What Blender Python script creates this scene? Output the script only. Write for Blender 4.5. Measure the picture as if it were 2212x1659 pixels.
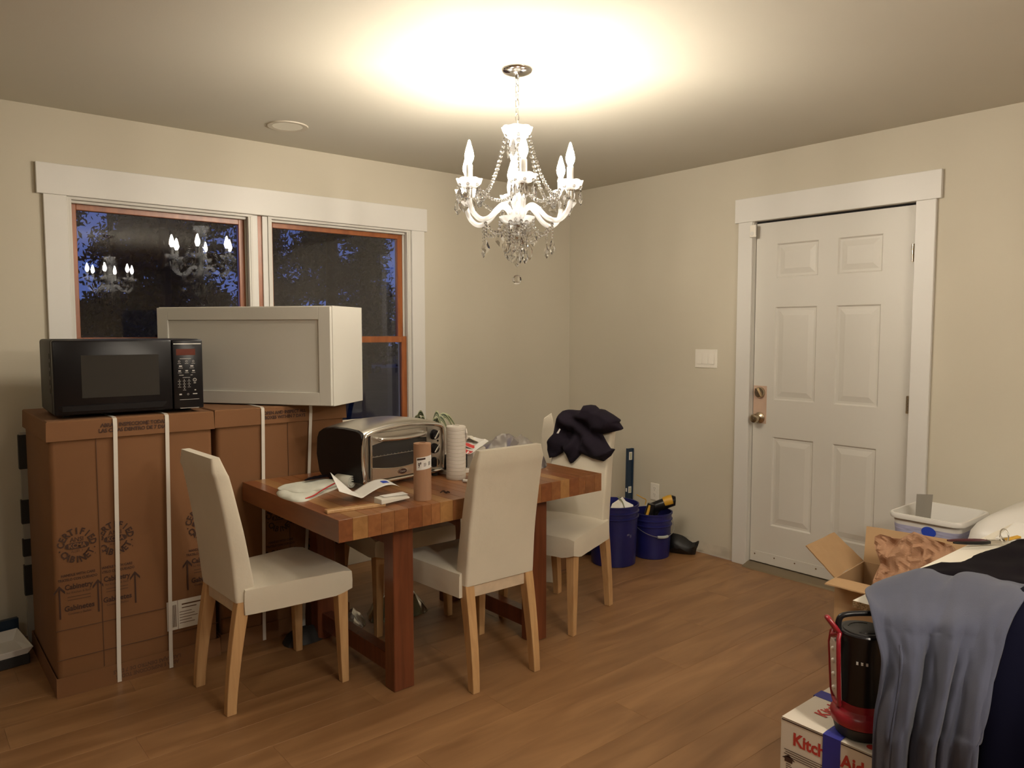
import bpy, bmesh, math, random
from mathutils import Vector, Matrix, Euler, noise, geometry

random.seed(7)
SC = bpy.context.scene
for o in list(bpy.data.objects): bpy.data.objects.remove(o)
R = math.radians
PI = math.pi

# ------------------------------------------------------------------ camera, world, exposure
cam_d = bpy.data.cameras.new('camera'); cam = bpy.data.objects.new('camera', cam_d)
SC.collection.objects.link(cam); SC.camera = cam
cam_d.sensor_width = 36.0; cam_d.lens = 1622.55 * 36 / 2212; cam_d.clip_start = 0.02
cam.location = (-3.9794, -4.0728, 1.4181)
cam.rotation_euler = (R(90 - 4.0052), 0, R(50.0265 - 90))
SC.view_settings.view_transform = 'Standard'; SC.view_settings.look = 'None'
SC.view_settings.gamma = 1.0; SC.view_settings.use_curve_mapping = False
SC.view_settings.exposure = 0.0
try:
    SC.cycles.max_bounces = 10; SC.cycles.diffuse_bounces = 5; SC.cycles.transparent_max_bounces = 40
    SC.cycles.glossy_bounces = 5; SC.cycles.sample_clamp_indirect = 4.0
except Exception: pass
W = bpy.data.worlds.new('dusk_sky'); SC.world = W; W.use_nodes = True
wn = W.node_tree.nodes; wl = W.node_tree.links
wbg = wn['Background']
wtc = wn.new('ShaderNodeTexCoord'); wsep = wn.new('ShaderNodeSeparateXYZ'); wr = wn.new('ShaderNodeValToRGB')
wl.new(wtc.outputs['Generated'], wsep.inputs[0]); wl.new(wsep.outputs['Z'], wr.inputs[0])
wr.color_ramp.elements[0].position = 0.0; wr.color_ramp.elements[0].color = (0.10, 0.155, 0.43, 1)
wr.color_ramp.elements[1].position = 0.5; wr.color_ramp.elements[1].color = (0.025, 0.045, 0.15, 1)
wl.new(wr.outputs[0], wbg.inputs['Color']); wbg.inputs['Strength'].default_value = 1.1
BULB = 550.0          # radiance of each candle bulb
LAMP = (1.0, 0.90, 0.75)
DOWN = 500.0          # radiance of the lit recessed lamps behind the camera

# ------------------------------------------------------------------ helpers
def lin(c):
    return tuple(((v/255)/12.92 if v/255 <= 0.04045 else ((v/255+0.055)/1.055)**2.4) for v in c)

def tag(o, label=None, cat=None, group=None, kind=None):
    if label: o['label'] = label
    if cat: o['category'] = cat
    if group: o['group'] = group
    if kind: o['kind'] = kind
    return o

def empty(name, loc=(0,0,0), rz=0.0, label=None, cat=None, group=None, kind=None, parent=None):
    o = bpy.data.objects.new(name, None); SC.collection.objects.link(o)
    o.location = loc; o.rotation_euler = (0,0,rz); o.empty_display_size = 0.05
    if parent: o.parent = parent
    return tag(o, label, cat, group, kind)

def copy_tree(o, parent=None):
    c = o.copy(); SC.collection.objects.link(c); c.parent = parent
    for ch in list(o.children): copy_tree(ch, c)
    return c

def lerp(a, b, t): return a + (b-a)*t
def vlerp(a, b, t): return Vector(a).lerp(Vector(b), t)

def spline(pts, n):
    """Catmull-Rom through pts -> n+1 points"""
    P = [Vector(p) for p in pts]; P = [2*P[0]-P[1]] + P + [2*P[-1]-P[-2]]
    out = []; m = len(P)-3
    for i in range(n+1):
        t = i/n*m; k = min(int(t), m-1); t -= k
        a,b,c,d = P[k:k+4]
        out.append(0.5*((2*b)+(c-a)*t+(2*a-5*b+4*c-d)*t*t+(3*b-a-3*c+d)*t*t*t))
    return out

class MB:
    def __init__(s): s.v = []; s.f = []
    def add(s, vs, fs, M=None):
        k = len(s.v)
        if M is not None: vs = [M @ Vector(v) for v in vs]
        s.v += [Vector(v) for v in vs]; s.f += [[i+k for i in f] for f in fs]; return s
    def box(s, x0,x1,y0,y1,z0,z1, M=None):
        vs = [(x0,y0,z0),(x1,y0,z0),(x1,y1,z0),(x0,y1,z0),(x0,y0,z1),(x1,y0,z1),(x1,y1,z1),(x0,y1,z1)]
        return s.add(vs, [(3,2,1,0),(4,5,6,7),(0,1,5,4),(1,2,6,5),(2,3,7,6),(3,0,4,7)], M)
    def hexa(s, lo, hi):
        """lo, hi: 4 points each, counter-clockwise seen from hi side"""
        return s.add(list(lo)+list(hi), [(3,2,1,0),(4,5,6,7),(0,1,5,4),(1,2,6,5),(2,3,7,6),(3,0,4,7)])
    def rings(s, rings, cap=True, closed=False, M=None):
        n = len(rings[0]); vs = [p for r in rings for p in r]; fs = []
        m = len(rings)
        for i in range(m if closed else m-1):
            j = (i+1) % m
            for k in range(n):
                k2 = (k+1) % n
                fs.append((i*n+k, i*n+k2, j*n+k2, j*n+k))
        if cap and not closed:
            fs.append(tuple(reversed(range(n)))); fs.append(tuple(range((m-1)*n, m*n)))
        return s.add(vs, fs, M)
    def tube(s, pts, r, n=8, closed=False, cap=True, M=None, flat=1.0):
        pts = [Vector(p) for p in pts]; m = len(pts); rr = r if isinstance(r, (list,tuple)) else [r]*m
        rings = []; prev = None
        for i,p in enumerate(pts):
            if closed: t = pts[(i+1)%m]-pts[i-1]
            else: t = pts[min(i+1,m-1)]-pts[max(i-1,0)]
            if t.length < 1e-9: t = Vector((0,0,1))
            t.normalize()
            if prev is None:
                a = Vector((0,0,1)) if abs(t.z) < 0.9 else Vector((1,0,0))
                u = t.cross(a).normalized()
            else:
                u = (prev - t*prev.dot(t)); u = u.normalized() if u.length > 1e-6 else t.orthogonal().normalized()
            prev = u; w = t.cross(u)
            rings.append([p + (u*math.cos(2*PI*k/n)*flat + w*math.sin(2*PI*k/n))*rr[i] for k in range(n)])
        return s.rings(rings, cap, closed, M)
    def lathe(s, prof, n=24, M=None, cap=True, scallop=None):
        rings = []
        for i,(r,z) in enumerate(prof):
            ring = []
            for k in range(n):
                a = 2*PI*k/n; q = r; zz = z
                if scallop:
                    q, zz = scallop(i, a, r, z)
                ring.append((q*math.cos(a), q*math.sin(a), zz))
            rings.append(ring)
        return s.rings(rings, cap, False, M)
    def prism(s, poly, z0, z1, M=None):
        n = len(poly); vs = [(p[0],p[1],z0) for p in poly]+[(p[0],p[1],z1) for p in poly]
        fs = [tuple(reversed(range(n))), tuple(range(n,2*n))]+[(k,(k+1)%n,(k+1)%n+n,k+n) for k in range(n)]
        return s.add(vs, fs, M)
    def sphere(s, c, r, nu=10, nv=7, M=None, sc=(1,1,1)):
        prof = []
        rings = []
        for i in range(1,nv):
            a = PI*i/nv
            rings.append([(c[0]+r*sc[0]*math.sin(a)*math.cos(2*PI*k/nu), c[1]+r*sc[1]*math.sin(a)*math.sin(2*PI*k/nu), c[2]-r*sc[2]*math.cos(a)) for k in range(nu)])
        k0 = len(s.v); s.rings(rings, False, False, M)
        t = [(c[0],c[1],c[2]-r*sc[2]),(c[0],c[1],c[2]+r*sc[2])]
        if M is not None: t = [M @ Vector(p) for p in t]
        b = len(s.v); s.v += [Vector(p) for p in t]
        L = k0+(nv-2)*nu
        for k in range(nu):
            s.f.append([b, k0+(k+1)%nu, k0+k]); s.f.append([b+1, L+k, L+(k+1)%nu])
        return s
    def grid(s, fn, nu, nv, M=None, closeu=False):
        vs = [fn(i/nu, j/nv) for j in range(nv+1) for i in range(nu+1)]
        fs = [(j*(nu+1)+i, j*(nu+1)+i+1, (j+1)*(nu+1)+i+1, (j+1)*(nu+1)+i) for j in range(nv) for i in range(nu)]
        return s.add(vs, fs, M)
    def mesh(s, name, bevel=0, seg=1, smooth=None, merge=False, subsurf=0, recalc=True):
        me = bpy.data.meshes.new(name)
        bm = bmesh.new()
        vv = [bm.verts.new(v) for v in s.v]
        for f in s.f:
            try: bm.faces.new([vv[i] for i in f])
            except ValueError: pass
        if merge: bmesh.ops.remove_doubles(bm, verts=bm.verts, dist=1e-5)
        if bevel:
            bm.normal_update()
            es = [e for e in bm.edges if len(e.link_faces)==2 and e.calc_face_angle(0) > 0.5]
            bmesh.ops.bevel(bm, geom=es, offset=bevel, segments=seg, profile=0.5, affect='EDGES', clamp_overlap=True)
        if recalc: bmesh.ops.recalc_face_normals(bm, faces=bm.faces)
        bm.to_mesh(me); bm.free()
        if smooth is not None:
            for p in me.polygons: p.use_smooth = True
            me.set_sharp_from_angle(angle=R(smooth))
        return me
    def build(s, name, mat, parent=None, label=None, solid=0, sub=0, loc=None, **kw):
        me = s.mesh(name, **kw)
        me.materials.append(mat)
        o = bpy.data.objects.new(name, me); SC.collection.objects.link(o)
        if parent: o.parent = parent
        if loc: o.location = loc
        if label: o['label'] = label
        if solid:
            m = o.modifiers.new('solid','SOLIDIFY'); m.thickness = solid; m.offset = 0
        if sub:
            m = o.modifiers.new('sub','SUBSURF'); m.levels = sub; m.render_levels = sub
        return o

def TR(x=0,y=0,z=0, rx=0,ry=0,rz=0, s=1):
    return Matrix.Translation((x,y,z)) @ Euler((rx,ry,rz)).to_matrix().to_4x4() @ Matrix.Scale(s,4)

def frame(o, a, b):
    """matrix with local x along a, y along b, z = a x b, at o"""
    a = Vector(a).normalized(); b = Vector(b); b = (b-a*a.dot(b)).normalized(); c = a.cross(b)
    M = Matrix((a,b,c)).transposed().to_4x4(); M.translation = Vector(o); return M

_dg = None
def text(mb, s, size, M, bold=0.0, align='CENTER', sx=1.0, width=None):
    cu = bpy.data.curves.new('t','FONT'); cu.body = s; cu.size = size; cu.align_x = align; cu.align_y = 'CENTER'
    cu.offset = bold*size; cu.resolution_u = 2
    ob = bpy.data.objects.new('t', cu); SC.collection.objects.link(ob)
    me = bpy.data.meshes.new_from_object(ob.evaluated_get(bpy.context.evaluated_depsgraph_get()))
    if width:
        xs = [v.co.x for v in me.vertices]; sx = width/(max(xs)-min(xs))
    mb.add([(v.co.x*sx, v.co.y, v.co.z) for v in me.vertices], [list(p.vertices) for p in me.polygons], M)
    bpy.data.objects.remove(ob); bpy.data.curves.remove(cu); bpy.data.meshes.remove(me)

def inpoly(x, y, P):
    c = False; n = len(P)
    for i in range(n):
        x0,y0 = P[i]; x1,y1 = P[i-1]
        if (y0 > y) != (y1 > y) and x < (x1-x0)*(y-y0)/(y1-y0)+x0: c = not c
    return c
def dpoly(x, y, P):
    d = 1e9; n = len(P)
    for i in range(n):
        ax,ay = P[i]; bx,by = P[i-1]; vx,vy = bx-ax,by-ay
        t = max(0,min(1,((x-ax)*vx+(y-ay)*vy)/(vx*vx+vy*vy+1e-12)))
        d = min(d, math.hypot(x-ax-vx*t, y-ay-vy*t))
    return d
def smoothpoly(P, k=4):
    pts = [(p[0],p[1],0) for p in P]; n = len(pts)
    S = spline([pts[-2],pts[-1]]+pts+[pts[0],pts[1]], (n+3)*k)
    S = S[2*k:2*k+n*k]
    return [(p.x,p.y) for p in S]
def inflate(mb, P, M, front, back=None, step=0.02):
    """closed puffy shape over a 2-D outline; front/back(x,y,d) = offset along local z"""
    xs = [p[0] for p in P]; ys = [p[1] for p in P]
    pts = [Vector(p) for p in P]; nb = len(P)
    x = min(xs)+step/2; row = 0
    while x < max(xs):
        y = min(ys)+step/2*(1+row%2)
        while y < max(ys):
            if inpoly(x,y,P) and dpoly(x,y,P) > step*0.45: pts.append(Vector((x,y)))
            y += step
        x += step*0.87; row += 1
    r = geometry.delaunay_2d_cdt(pts, [(i,(i+1)%nb) for i in range(nb)], [], 0, 1e-6)
    vs, fs = r[0], [f for f in r[2] if inpoly(sum(r[0][i].x for i in f)/3, sum(r[0][i].y for i in f)/3, P)]
    D = [dpoly(v.x,v.y,P) for v in vs]
    top = [(v.x,v.y,front(v.x,v.y,d)) for v,d in zip(vs,D)]
    bot = [(v.x,v.y,(back(v.x,v.y,d) if back else 0)-0.0004) for v,d in zip(vs,D)]
    n = len(vs)
    E = {}
    for f in fs:
        for i in range(3):
            e = (f[i],f[(i+1)%3]); E[e] = 1
    side = [(a,b,b+n,a+n) for (a,b) in E if (b,a) not in E]
    mb.add(top+bot, [tuple(f) for f in fs]+[tuple(i+n for i in reversed(f)) for f in fs]+[tuple(reversed(q)) for q in side], M)

def nz(x,y,z=0): return noise.noise(Vector((x,y,z)))
def ridge(x,y,z=0): return 1-abs(noise.noise(Vector((x,y,z))))*2

# ------------------------------------------------------------------ materials
MATS = {}
def mat(name, col, rough=0.6, metal=0.0, var=0.0, vscale=8.0, bump=0.0, bscale=60.0, spec=0.5, stretch=(1,1,1), sheen=0.0, emit=None, estr=0.0, trans=0.0, alpha=1.0, coat=0.0, objvar=0.0, detail=3.0, coord='Object'):
    m = bpy.data.materials.new(name); m.use_nodes = True
    N = m.node_tree.nodes; L = m.node_tree.links; b = N['Principled BSDF']
    c = (*col,1) if len(col)==3 else col
    b.inputs['Base Color'].default_value = c; b.inputs['Roughness'].default_value = rough; b.inputs['Metallic'].default_value = metal
    b.inputs['Specular IOR Level'].default_value = spec
    if sheen: b.inputs['Sheen Weight'].default_value = sheen
    if coat: b.inputs['Coat Weight'].default_value = coat
    if trans: b.inputs['Transmission Weight'].default_value = trans
    if alpha < 1: b.inputs['Alpha'].default_value = alpha
    if emit: b.inputs['Emission Color'].default_value = (*emit,1); b.inputs['Emission Strength'].default_value = estr
    if var or bump:
        tc = N.new('ShaderNodeTexCoord'); mp = N.new('ShaderNodeMapping'); mp.inputs['Scale'].default_value = stretch
        L.new(tc.outputs[coord], mp.inputs[0])
    src = None
    if var:
        n = N.new('ShaderNodeTexNoise'); n.inputs['Scale'].default_value = vscale; n.inputs['Detail'].default_value = detail
        L.new(mp.outputs[0], n.inputs['Vector'])
        r = N.new('ShaderNodeMapRange'); r.inputs[1].default_value = 0.3; r.inputs[2].default_value = 0.7
        r.inputs[3].default_value = 1-var; r.inputs[4].default_value = 1+var
        L.new(n.outputs['Fac'], r.inputs[0]); src = r.outputs[0]
    if objvar:
        oi = N.new('ShaderNodeObjectInfo'); r2 = N.new('ShaderNodeMapRange'); r2.inputs[3].default_value = 1-objvar; r2.inputs[4].default_value = 1+objvar
        L.new(oi.outputs['Random'], r2.inputs[0])
        if src:
            mm = N.new('ShaderNodeMath'); mm.operation='MULTIPLY'; L.new(src, mm.inputs[0]); L.new(r2.outputs[0], mm.inputs[1]); src = mm.outputs[0]
        else: src = r2.outputs[0]
    if src:
        v = N.new('ShaderNodeVectorMath'); v.operation='SCALE'; v.inputs[0].default_value = c[:3]; L.new(src, v.inputs['Scale'])
        L.new(v.outputs[0], b.inputs['Base Color'])
    if bump:
        n2 = N.new('ShaderNodeTexNoise'); n2.inputs['Scale'].default_value = bscale; n2.inputs['Detail'].default_value = 4
        L.new(mp.outputs[0], n2.inputs['Vector'])
        bp = N.new('ShaderNodeBump'); bp.inputs['Strength'].default_value = bump; bp.inputs['Distance'].default_value = 0.01
        L.new(n2.outputs['Fac'], bp.inputs['Height']); L.new(bp.outputs[0], b.inputs['Normal'])
    MATS[name] = m; return m

def wood(name, dark, light, stretch=(1,14,14), scale=3.0, rough=0.45, objvar=0.0, bump=0.05, offset=True, coat=0.0):
    m = bpy.data.materials.new(name); m.use_nodes = True
    N = m.node_tree.nodes; L = m.node_tree.links; b = N['Principled BSDF']; b.inputs['Roughness'].default_value = rough
    if coat: b.inputs['Coat Weight'].default_value = coat; b.inputs['Coat Roughness'].default_value = 0.3
    tc = N.new('ShaderNodeTexCoord'); mp = N.new('ShaderNodeMapping'); mp.inputs['Scale'].default_value = stretch
    oi = N.new('ShaderNodeObjectInfo')
    vm = N.new('ShaderNodeVectorMath'); vm.operation='ADD'
    sc = N.new('ShaderNodeVectorMath'); sc.operation='SCALE'; sc.inputs[0].default_value = (37,53,71); L.new(oi.outputs['Random'], sc.inputs['Scale'])
    L.new(tc.outputs['Object'], vm.inputs[0]); L.new(sc.outputs[0], vm.inputs[1]); L.new(vm.outputs[0], mp.inputs[0])
    n = N.new('ShaderNodeTexNoise'); n.inputs['Scale'].default_value = scale; n.inputs['Detail'].default_value = 6; n.inputs['Distortion'].default_value = 0.6
    L.new(mp.outputs[0], n.inputs['Vector'])
    cr = N.new('ShaderNodeValToRGB'); cr.color_ramp.elements[0].position = 0.33; cr.color_ramp.elements[1].position = 0.68
    cr.color_ramp.elements[0].color = (*dark,1); cr.color_ramp.elements[1].color = (*light,1)
    L.new(n.outputs['Fac'], cr.inputs[0]); out = cr.outputs[0]
    if objvar:
        r2 = N.new('ShaderNodeMapRange'); r2.inputs[3].default_value = 1-objvar; r2.inputs[4].default_value = 1+objvar
        L.new(oi.outputs['Random'], r2.inputs[0])
        v = N.new('ShaderNodeVectorMath'); v.operation='SCALE'; L.new(out, v.inputs[0]); L.new(r2.outputs[0], v.inputs['Scale']); out = v.outputs[0]
    L.new(out, b.inputs['Base Color'])
    if bump:
        bp = N.new('ShaderNodeBump'); bp.inputs['Strength'].default_value = bump; bp.inputs['Distance'].default_value = 0.01
        L.new(n.outputs['Fac'], bp.inputs['Height']); L.new(bp.outputs[0], b.inputs['Normal'])
    MATS[name] = m; return m

def thin_glass(name, tint=(1,1,1), ior=1.5, gain=1.0, diffuse=0.0, base=0.0, dcol=(1,1,1), rough=0.0):
    """thin clear sheet: straight-through transparency plus fresnel mirror, optional translucent haze"""
    m = bpy.data.materials.new(name); m.use_nodes = True
    N = m.node_tree.nodes; L = m.node_tree.links; N.remove(N['Principled BSDF']); out = N['Material Output']
    tr = N.new('ShaderNodeBsdfTransparent'); tr.inputs[0].default_value = (*tint,1)
    gl = N.new('ShaderNodeBsdfGlossy'); gl.inputs['Roughness'].default_value = rough; gl.inputs['Color'].default_value = (1,1,1,1)
    fr = N.new('ShaderNodeFresnel'); fr.inputs['IOR'].default_value = ior
    mm = N.new('ShaderNodeMath'); mm.operation = 'MULTIPLY_ADD'; mm.inputs[1].default_value = gain; mm.inputs[2].default_value = base; mm.use_clamp = True
    L.new(fr.outputs[0], mm.inputs[0])
    mx = N.new('ShaderNodeMixShader'); L.new(mm.outputs[0], mx.inputs[0]); L.new(tr.outputs[0], mx.inputs[1]); L.new(gl.outputs[0], mx.inputs[2])
    last = mx
    if diffuse:
        tl = N.new('ShaderNodeBsdfTranslucent'); tl.inputs[0].default_value = (*dcol,1)
        df = N.new('ShaderNodeBsdfDiffuse'); df.inputs[0].default_value = (*dcol,1)
        m1 = N.new('ShaderNodeMixShader'); m1.inputs[0].default_value = 0.5; L.new(tl.outputs[0], m1.inputs[1]); L.new(df.outputs[0], m1.inputs[2])
        m2 = N.new('ShaderNodeMixShader'); m2.inputs[0].default_value = diffuse; L.new(mx.outputs[0], m2.inputs[1]); L.new(m1.outputs[0], m2.inputs[2]); last = m2
    L.new(last.outputs[0], out.inputs['Surface'])
    MATS[name] = m; return m

M_wall = mat('wall_paint', (0.52,0.475,0.38), 0.85, var=0.025, vscale=1.2, bump=0.03, bscale=180)
M_ceil = mat('ceiling_paint', (0.54,0.51,0.43), 0.9, bump=0.03, bscale=150)
M_trim = mat('trim_white', (0.64,0.62,0.58), 0.45, var=0.015, vscale=3)
M_door = mat('door_white', (0.60,0.575,0.52), 0.5, var=0.012, vscale=2)
M_bare = mat('bare_drywall', (0.50,0.45,0.36), 0.95, var=0.15, vscale=9)
M_scuff = mat('pinkish_scuff', (0.50,0.35,0.26), 0.85, var=0.06, vscale=12)
M_floor = wood('floor_vinyl', (0.205,0.100,0.040), (0.315,0.166,0.072), stretch=(0.9,6,6), scale=2.2, rough=0.42, objvar=0.03, bump=0.04)
M_subfloor = mat('subfloor', (0.05,0.03,0.02), 0.9)
M_sash = wood('stained_sash', (0.22,0.060,0.014), (0.34,0.105,0.027), stretch=(6,6,1), scale=4, rough=0.38, bump=0.02, coat=0.3)
M_jamb = mat('jamb_vinyl', (0.60,0.575,0.52), 0.5)
M_track = mat('jamb_track', (0.30,0.28,0.24), 0.5)
M_pane = thin_glass('window_glass', (0.80,0.82,0.86), 1.5, gain=1.5, base=0.0)
M_cover = mat('chair_slipcover', (0.60,0.54,0.43), 0.95, var=0.03, vscale=5, bump=0.42, bscale=11, sheen=0.2)
M_birch = wood('birch_leg', (0.43,0.245,0.105), (0.55,0.335,0.155), stretch=(16,16,1.5), scale=3, rough=0.42, bump=0.02)
M_rail = mat('unpainted_rail', (0.55,0.43,0.30), 0.7, var=0.1, vscale=20)
M_card = mat('cardboard_brown', (0.178,0.078,0.028), 0.85, var=0.05, vscale=4, bump=0.03, bscale=40)
M_card2 = mat('cardboard_tan', (0.42,0.265,0.135), 0.85, var=0.05, vscale=5, bump=0.03, bscale=40)
M_ink = mat('print_ink_brown', (0.045,0.018,0.010), 0.8)
M_ink2 = mat('print_ink_faded', (0.10,0.045,0.022), 0.85)
M_green_ink = mat('print_ink_green', (0.03,0.06,0.015), 0.8)
M_strap = mat('strap_white', (0.66,0.62,0.55), 0.45)
M_white = mat('cabinet_white', (0.56,0.54,0.485), 0.4)
M_black = mat('plastic_black', (0.008,0.007,0.008), 0.28, spec=0.25)
M_blackm = mat('plastic_black_matte', (0.016,0.014,0.013), 0.55)
M_darkglass = mat('oven_window', (0.028,0.026,0.024), 0.12)
M_led = mat('display_red', (0.06,0.012,0.006), 0.2, emit=(0.6,0.08,0.02), estr=0.06)
M_key = mat('key_print', (0.45,0.43,0.40), 0.6)
M_chrome = mat('chrome', (0.75,0.73,0.70), 0.12, metal=1.0)
M_steel = mat('brushed_steel', (0.60,0.57,0.52), 0.32, metal=1.0, bump=0.05, bscale=60, stretch=(1,30,30))
M_nickel = mat('satin_brass', (0.48,0.40,0.29), 0.25, metal=1.0)
M_red_emblem = mat('emblem_maroon', (0.03,0.006,0.006), 0.3)
M_paper = mat('paper_white', (0.74,0.72,0.68), 0.85)
M_paperwarm = mat('paper_warm', (0.66,0.62,0.54), 0.85)
M_towel = mat('towel_cloth', (0.60,0.60,0.52), 0.95, var=0.06, vscale=20, bump=0.2, bscale=300)
M_redp = mat('print_red', (0.50,0.04,0.035), 0.6)
M_bluep = mat('print_blue', (0.02,0.06,0.45), 0.5)
M_kraft = mat('kraft_paper', (0.36,0.20,0.115), 0.8, var=0.03, vscale=6)
M_roll = mat('towel_roll_paper', (0.68,0.63,0.56), 0.9)
M_rollline = mat('roll_groove', (0.50,0.43,0.36), 0.9)
M_leaf = mat('leaf_dark', (0.028,0.042,0.016), 0.45)
M_leafs = mat('leaf_stripe', (0.36,0.37,0.22), 0.45)
M_pot = mat('pot_grey', (0.50,0.46,0.42), 0.5)
M_bagp = thin_glass('plastic_grey_film', (0.75,0.72,0.71), 1.45, gain=1.2, diffuse=0.55, dcol=(0.36,0.32,0.31), rough=0.2)
M_bagc = thin_glass('plastic_clear_film', (0.85,0.88,0.8), 1.45, gain=1.5, diffuse=0.30, dcol=(0.24,0.27,0.14), rough=0.2)
M_bagclean = thin_glass('plastic_film_clear', (0.92,0.92,0.90), 1.45, gain=1.6, diffuse=0.25, dcol=(0.45,0.43,0.40), rough=0.15)
M_blackbag = mat('black_bag', (0.006,0.005,0.005), 0.5)
M_blue = mat('bucket_blue', (0.009,0.010,0.095), 0.38, var=0.12, vscale=9)
M_scrape = mat('bucket_scuff', (0.12,0.12,0.22), 0.6)
M_wire = mat('wire_grey', (0.45,0.44,0.43), 0.35, metal=0.8)
M_grip = mat('grip_grey', (0.36,0.38,0.36), 0.6)
M_yel = mat('tool_yellow', (0.50,0.27,0.02), 0.45)
M_lev = mat('level_blue', (0.012,0.028,0.055), 0.4)
M_navy = mat('cloth_navy', (0.0085,0.005,0.011), 0.9, var=0.15, vscale=12, spec=0.25, bump=0.1, bscale=250)
M_navy2 = mat('cloth_black', (0.0045,0.003,0.005), 0.95, var=0.1, vscale=12, spec=0.1)
M_navy3 = mat('cloth_midnight', (0.0015,0.0015,0.008), 0.95, spec=0.1)
M_grey = mat('fleece_bluegrey', (0.052,0.056,0.086), 1.0, var=0.06, vscale=14, bump=0.08, bscale=350, sheen=0.08)
M_lred = mat('lantern_red', (0.22,0.010,0.018), 0.3)
M_dred = mat('grip_dark_red', (0.055,0.006,0.010), 0.4)
M_lens = mat('lantern_panel', (0.42,0.36,0.31), 0.25)
M_bead = mat('lantern_led', (0.75,0.72,0.66), 0.2)
M_carton = mat('carton_white', (0.62,0.56,0.47), 0.7, var=0.02, vscale=5)
M_cred = mat('carton_red', (0.42,0.035,0.025), 0.6)
M_tape = mat('tape_blue', (0.018,0.020,0.21), 0.55, var=0.1, vscale=15)
M_tub = mat('tub_white', (0.66,0.635,0.59), 0.3)
M_tublabel = mat('tub_label', (0.36,0.36,0.50), 0.4, var=0.2, vscale=20, stretch=(1,1,8))
M_greycard = mat('grey_card', (0.27,0.245,0.21), 0.9)
M_chip = mat('particle_board', (0.36,0.24,0.12), 0.95, var=0.45, vscale=260, bump=0.3, bscale=200)
M_mel = mat('melamine', (0.74,0.69,0.59), 0.4)
M_cord = mat('threshold_alu', (0.34,0.28,0.20), 0.35, metal=0.9)
M_gap = mat('weather_strip', (0.006,0.005,0.004), 0.9)
M_plug = mat('cover_plate', (0.72,0.68,0.60), 0.4)
M_slot = mat('slot_dark', (0.06,0.05,0.04), 0.6)
M_redwood = wood('trestle_redwood', (0.105,0.028,0.011), (0.165,0.048,0.019), stretch=(14,14,1), scale=3, rough=0.3, bump=0.02, coat=0.2)
M_staves = [wood('stave_%s' % n, d, l, stretch=(10,1,10), scale=3, rough=0.33, objvar=0.10, bump=0.02, coat=0.25) for n,d,l in (
    ('a',(0.20,0.075,0.025),(0.29,0.115,0.040)), ('b',(0.165,0.052,0.017),(0.235,0.082,0.028)), ('c',(0.30,0.145,0.048),(0.40,0.205,0.072)), ('d',(0.235,0.092,0.032),(0.33,0.14,0.05)))]
M_crys = mat('chandelier_crystal', (0.97,0.97,0.97), 0.02, trans=1.0)
M_cglass = thin_glass('chandelier_glass', (0.93,0.93,0.94), 1.5, gain=1.8, base=0.05, diffuse=0.40, dcol=(0.95,0.95,0.95))
M_bulb = mat('bulb_lit', (1,1,1), 0.4, emit=LAMP, estr=BULB)
M_candle = mat('candle_sleeve', (0.85,0.84,0.80), 0.4)
M_bark = mat('bark', (0.030,0.024,0.022), 0.95, var=0.3, vscale=8)
M_fol = mat('foliage', (0.020,0.021,0.026), 0.9)
M_ground = mat('ground_leaves', (0.06,0.05,0.05), 0.95, var=0.3, vscale=1.5)
M_snow = mat('road_pale', (0.14,0.16,0.26), 0.9)
M_can = mat('can_trim', (0.52,0.47,0.38), 0.5)
M_canref = mat('can_reflector', (0.70,0.70,0.70), 0.22, metal=0.85)

# ------------------------------------------------------------------ room shell
XW, YS = -7.5, -9.5; HC = 2.446
floor = empty('floor', kind='structure')
MB().box(XW,0,YS,0,-0.08,-0.012).build('subfloor', M_subfloor, floor)
PW, PL = 0.182, 1.22
plank_me = MB().box(0,PL-0.0005,0,PW-0.0005,-0.012,0).mesh('plank', bevel=0.0004); plank_me.materials.append(M_floor)
row = 0; y = -0.002
while y > -4.75:
    x = 0.0 - ((row*0.413) % PL) ; first = True
    xs = [0.0]; q = -((row*0.437+0.3) % PL)
    while q > -4.7: xs.append(q); q -= PL
    xs.append(q)
    for a,b in zip(xs, xs[1:]):
        if y - PW/2 < -4.2 and a < -3.2: pass
        o = bpy.data.objects.new('plank', plank_me); SC.collection.objects.link(o); o.parent = floor
        o.location = (b, y-PW, 0); o.scale = ((a-b)/PL, 1, 1)
    y -= PW; row += 1
yend = y
MB().box(XW,0,YS,yend,-0.012,0).build('far_boards', M_floor, floor)
MB().box(XW,q,yend,0,-0.012,0).build('side_boards', M_floor, floor)

ceiling = MB().box(XW,0,YS,0,HC,HC+0.1).build('ceiling', M_ceil); tag(ceiling, kind='structure')
WX0, WX1, WZ0, WZ1 = -3.288, -1.400, 0.72, 2.05
wb = MB(); T = 0.15
wb.box(XW,WX0,0,T,0,HC); wb.box(WX1,0.15,0,T,0,HC); wb.box(WX0,WX1,0,T,0,WZ0); wb.box(WX0,WX1,0,T,WZ1,HC)
tag(wb.build('wall_back', M_wall), kind='structure')
DY0, DY1, DZ = -1.5313, -2.4853, 2.068
wr_ = MB(); wr_.box(0,T,DY0,0,0,HC); wr_.box(0,T,YS,DY1,0,HC); wr_.box(0,T,DY1,DY0,DZ,HC)
wall_right = wr_.build('wall_right', M_wall); tag(wall_right, kind='structure')
bs = MB(); bs.add(*[[(-0.0015,-0.50,0.012),(-0.0015,-1.448,0.012),(-0.0015,-1.448,0.075),(-0.0015,-1.30,0.07),(-0.0015,-1.12,0.085),(-0.0015,-0.9,0.06),(-0.0015,-0.5,0.06)], [(0,1,2,3,4,5,6)]])
bs.build('bare_strip', M_bare, wall_right, label='unpainted rough strip where the baseboard is missing')
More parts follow.
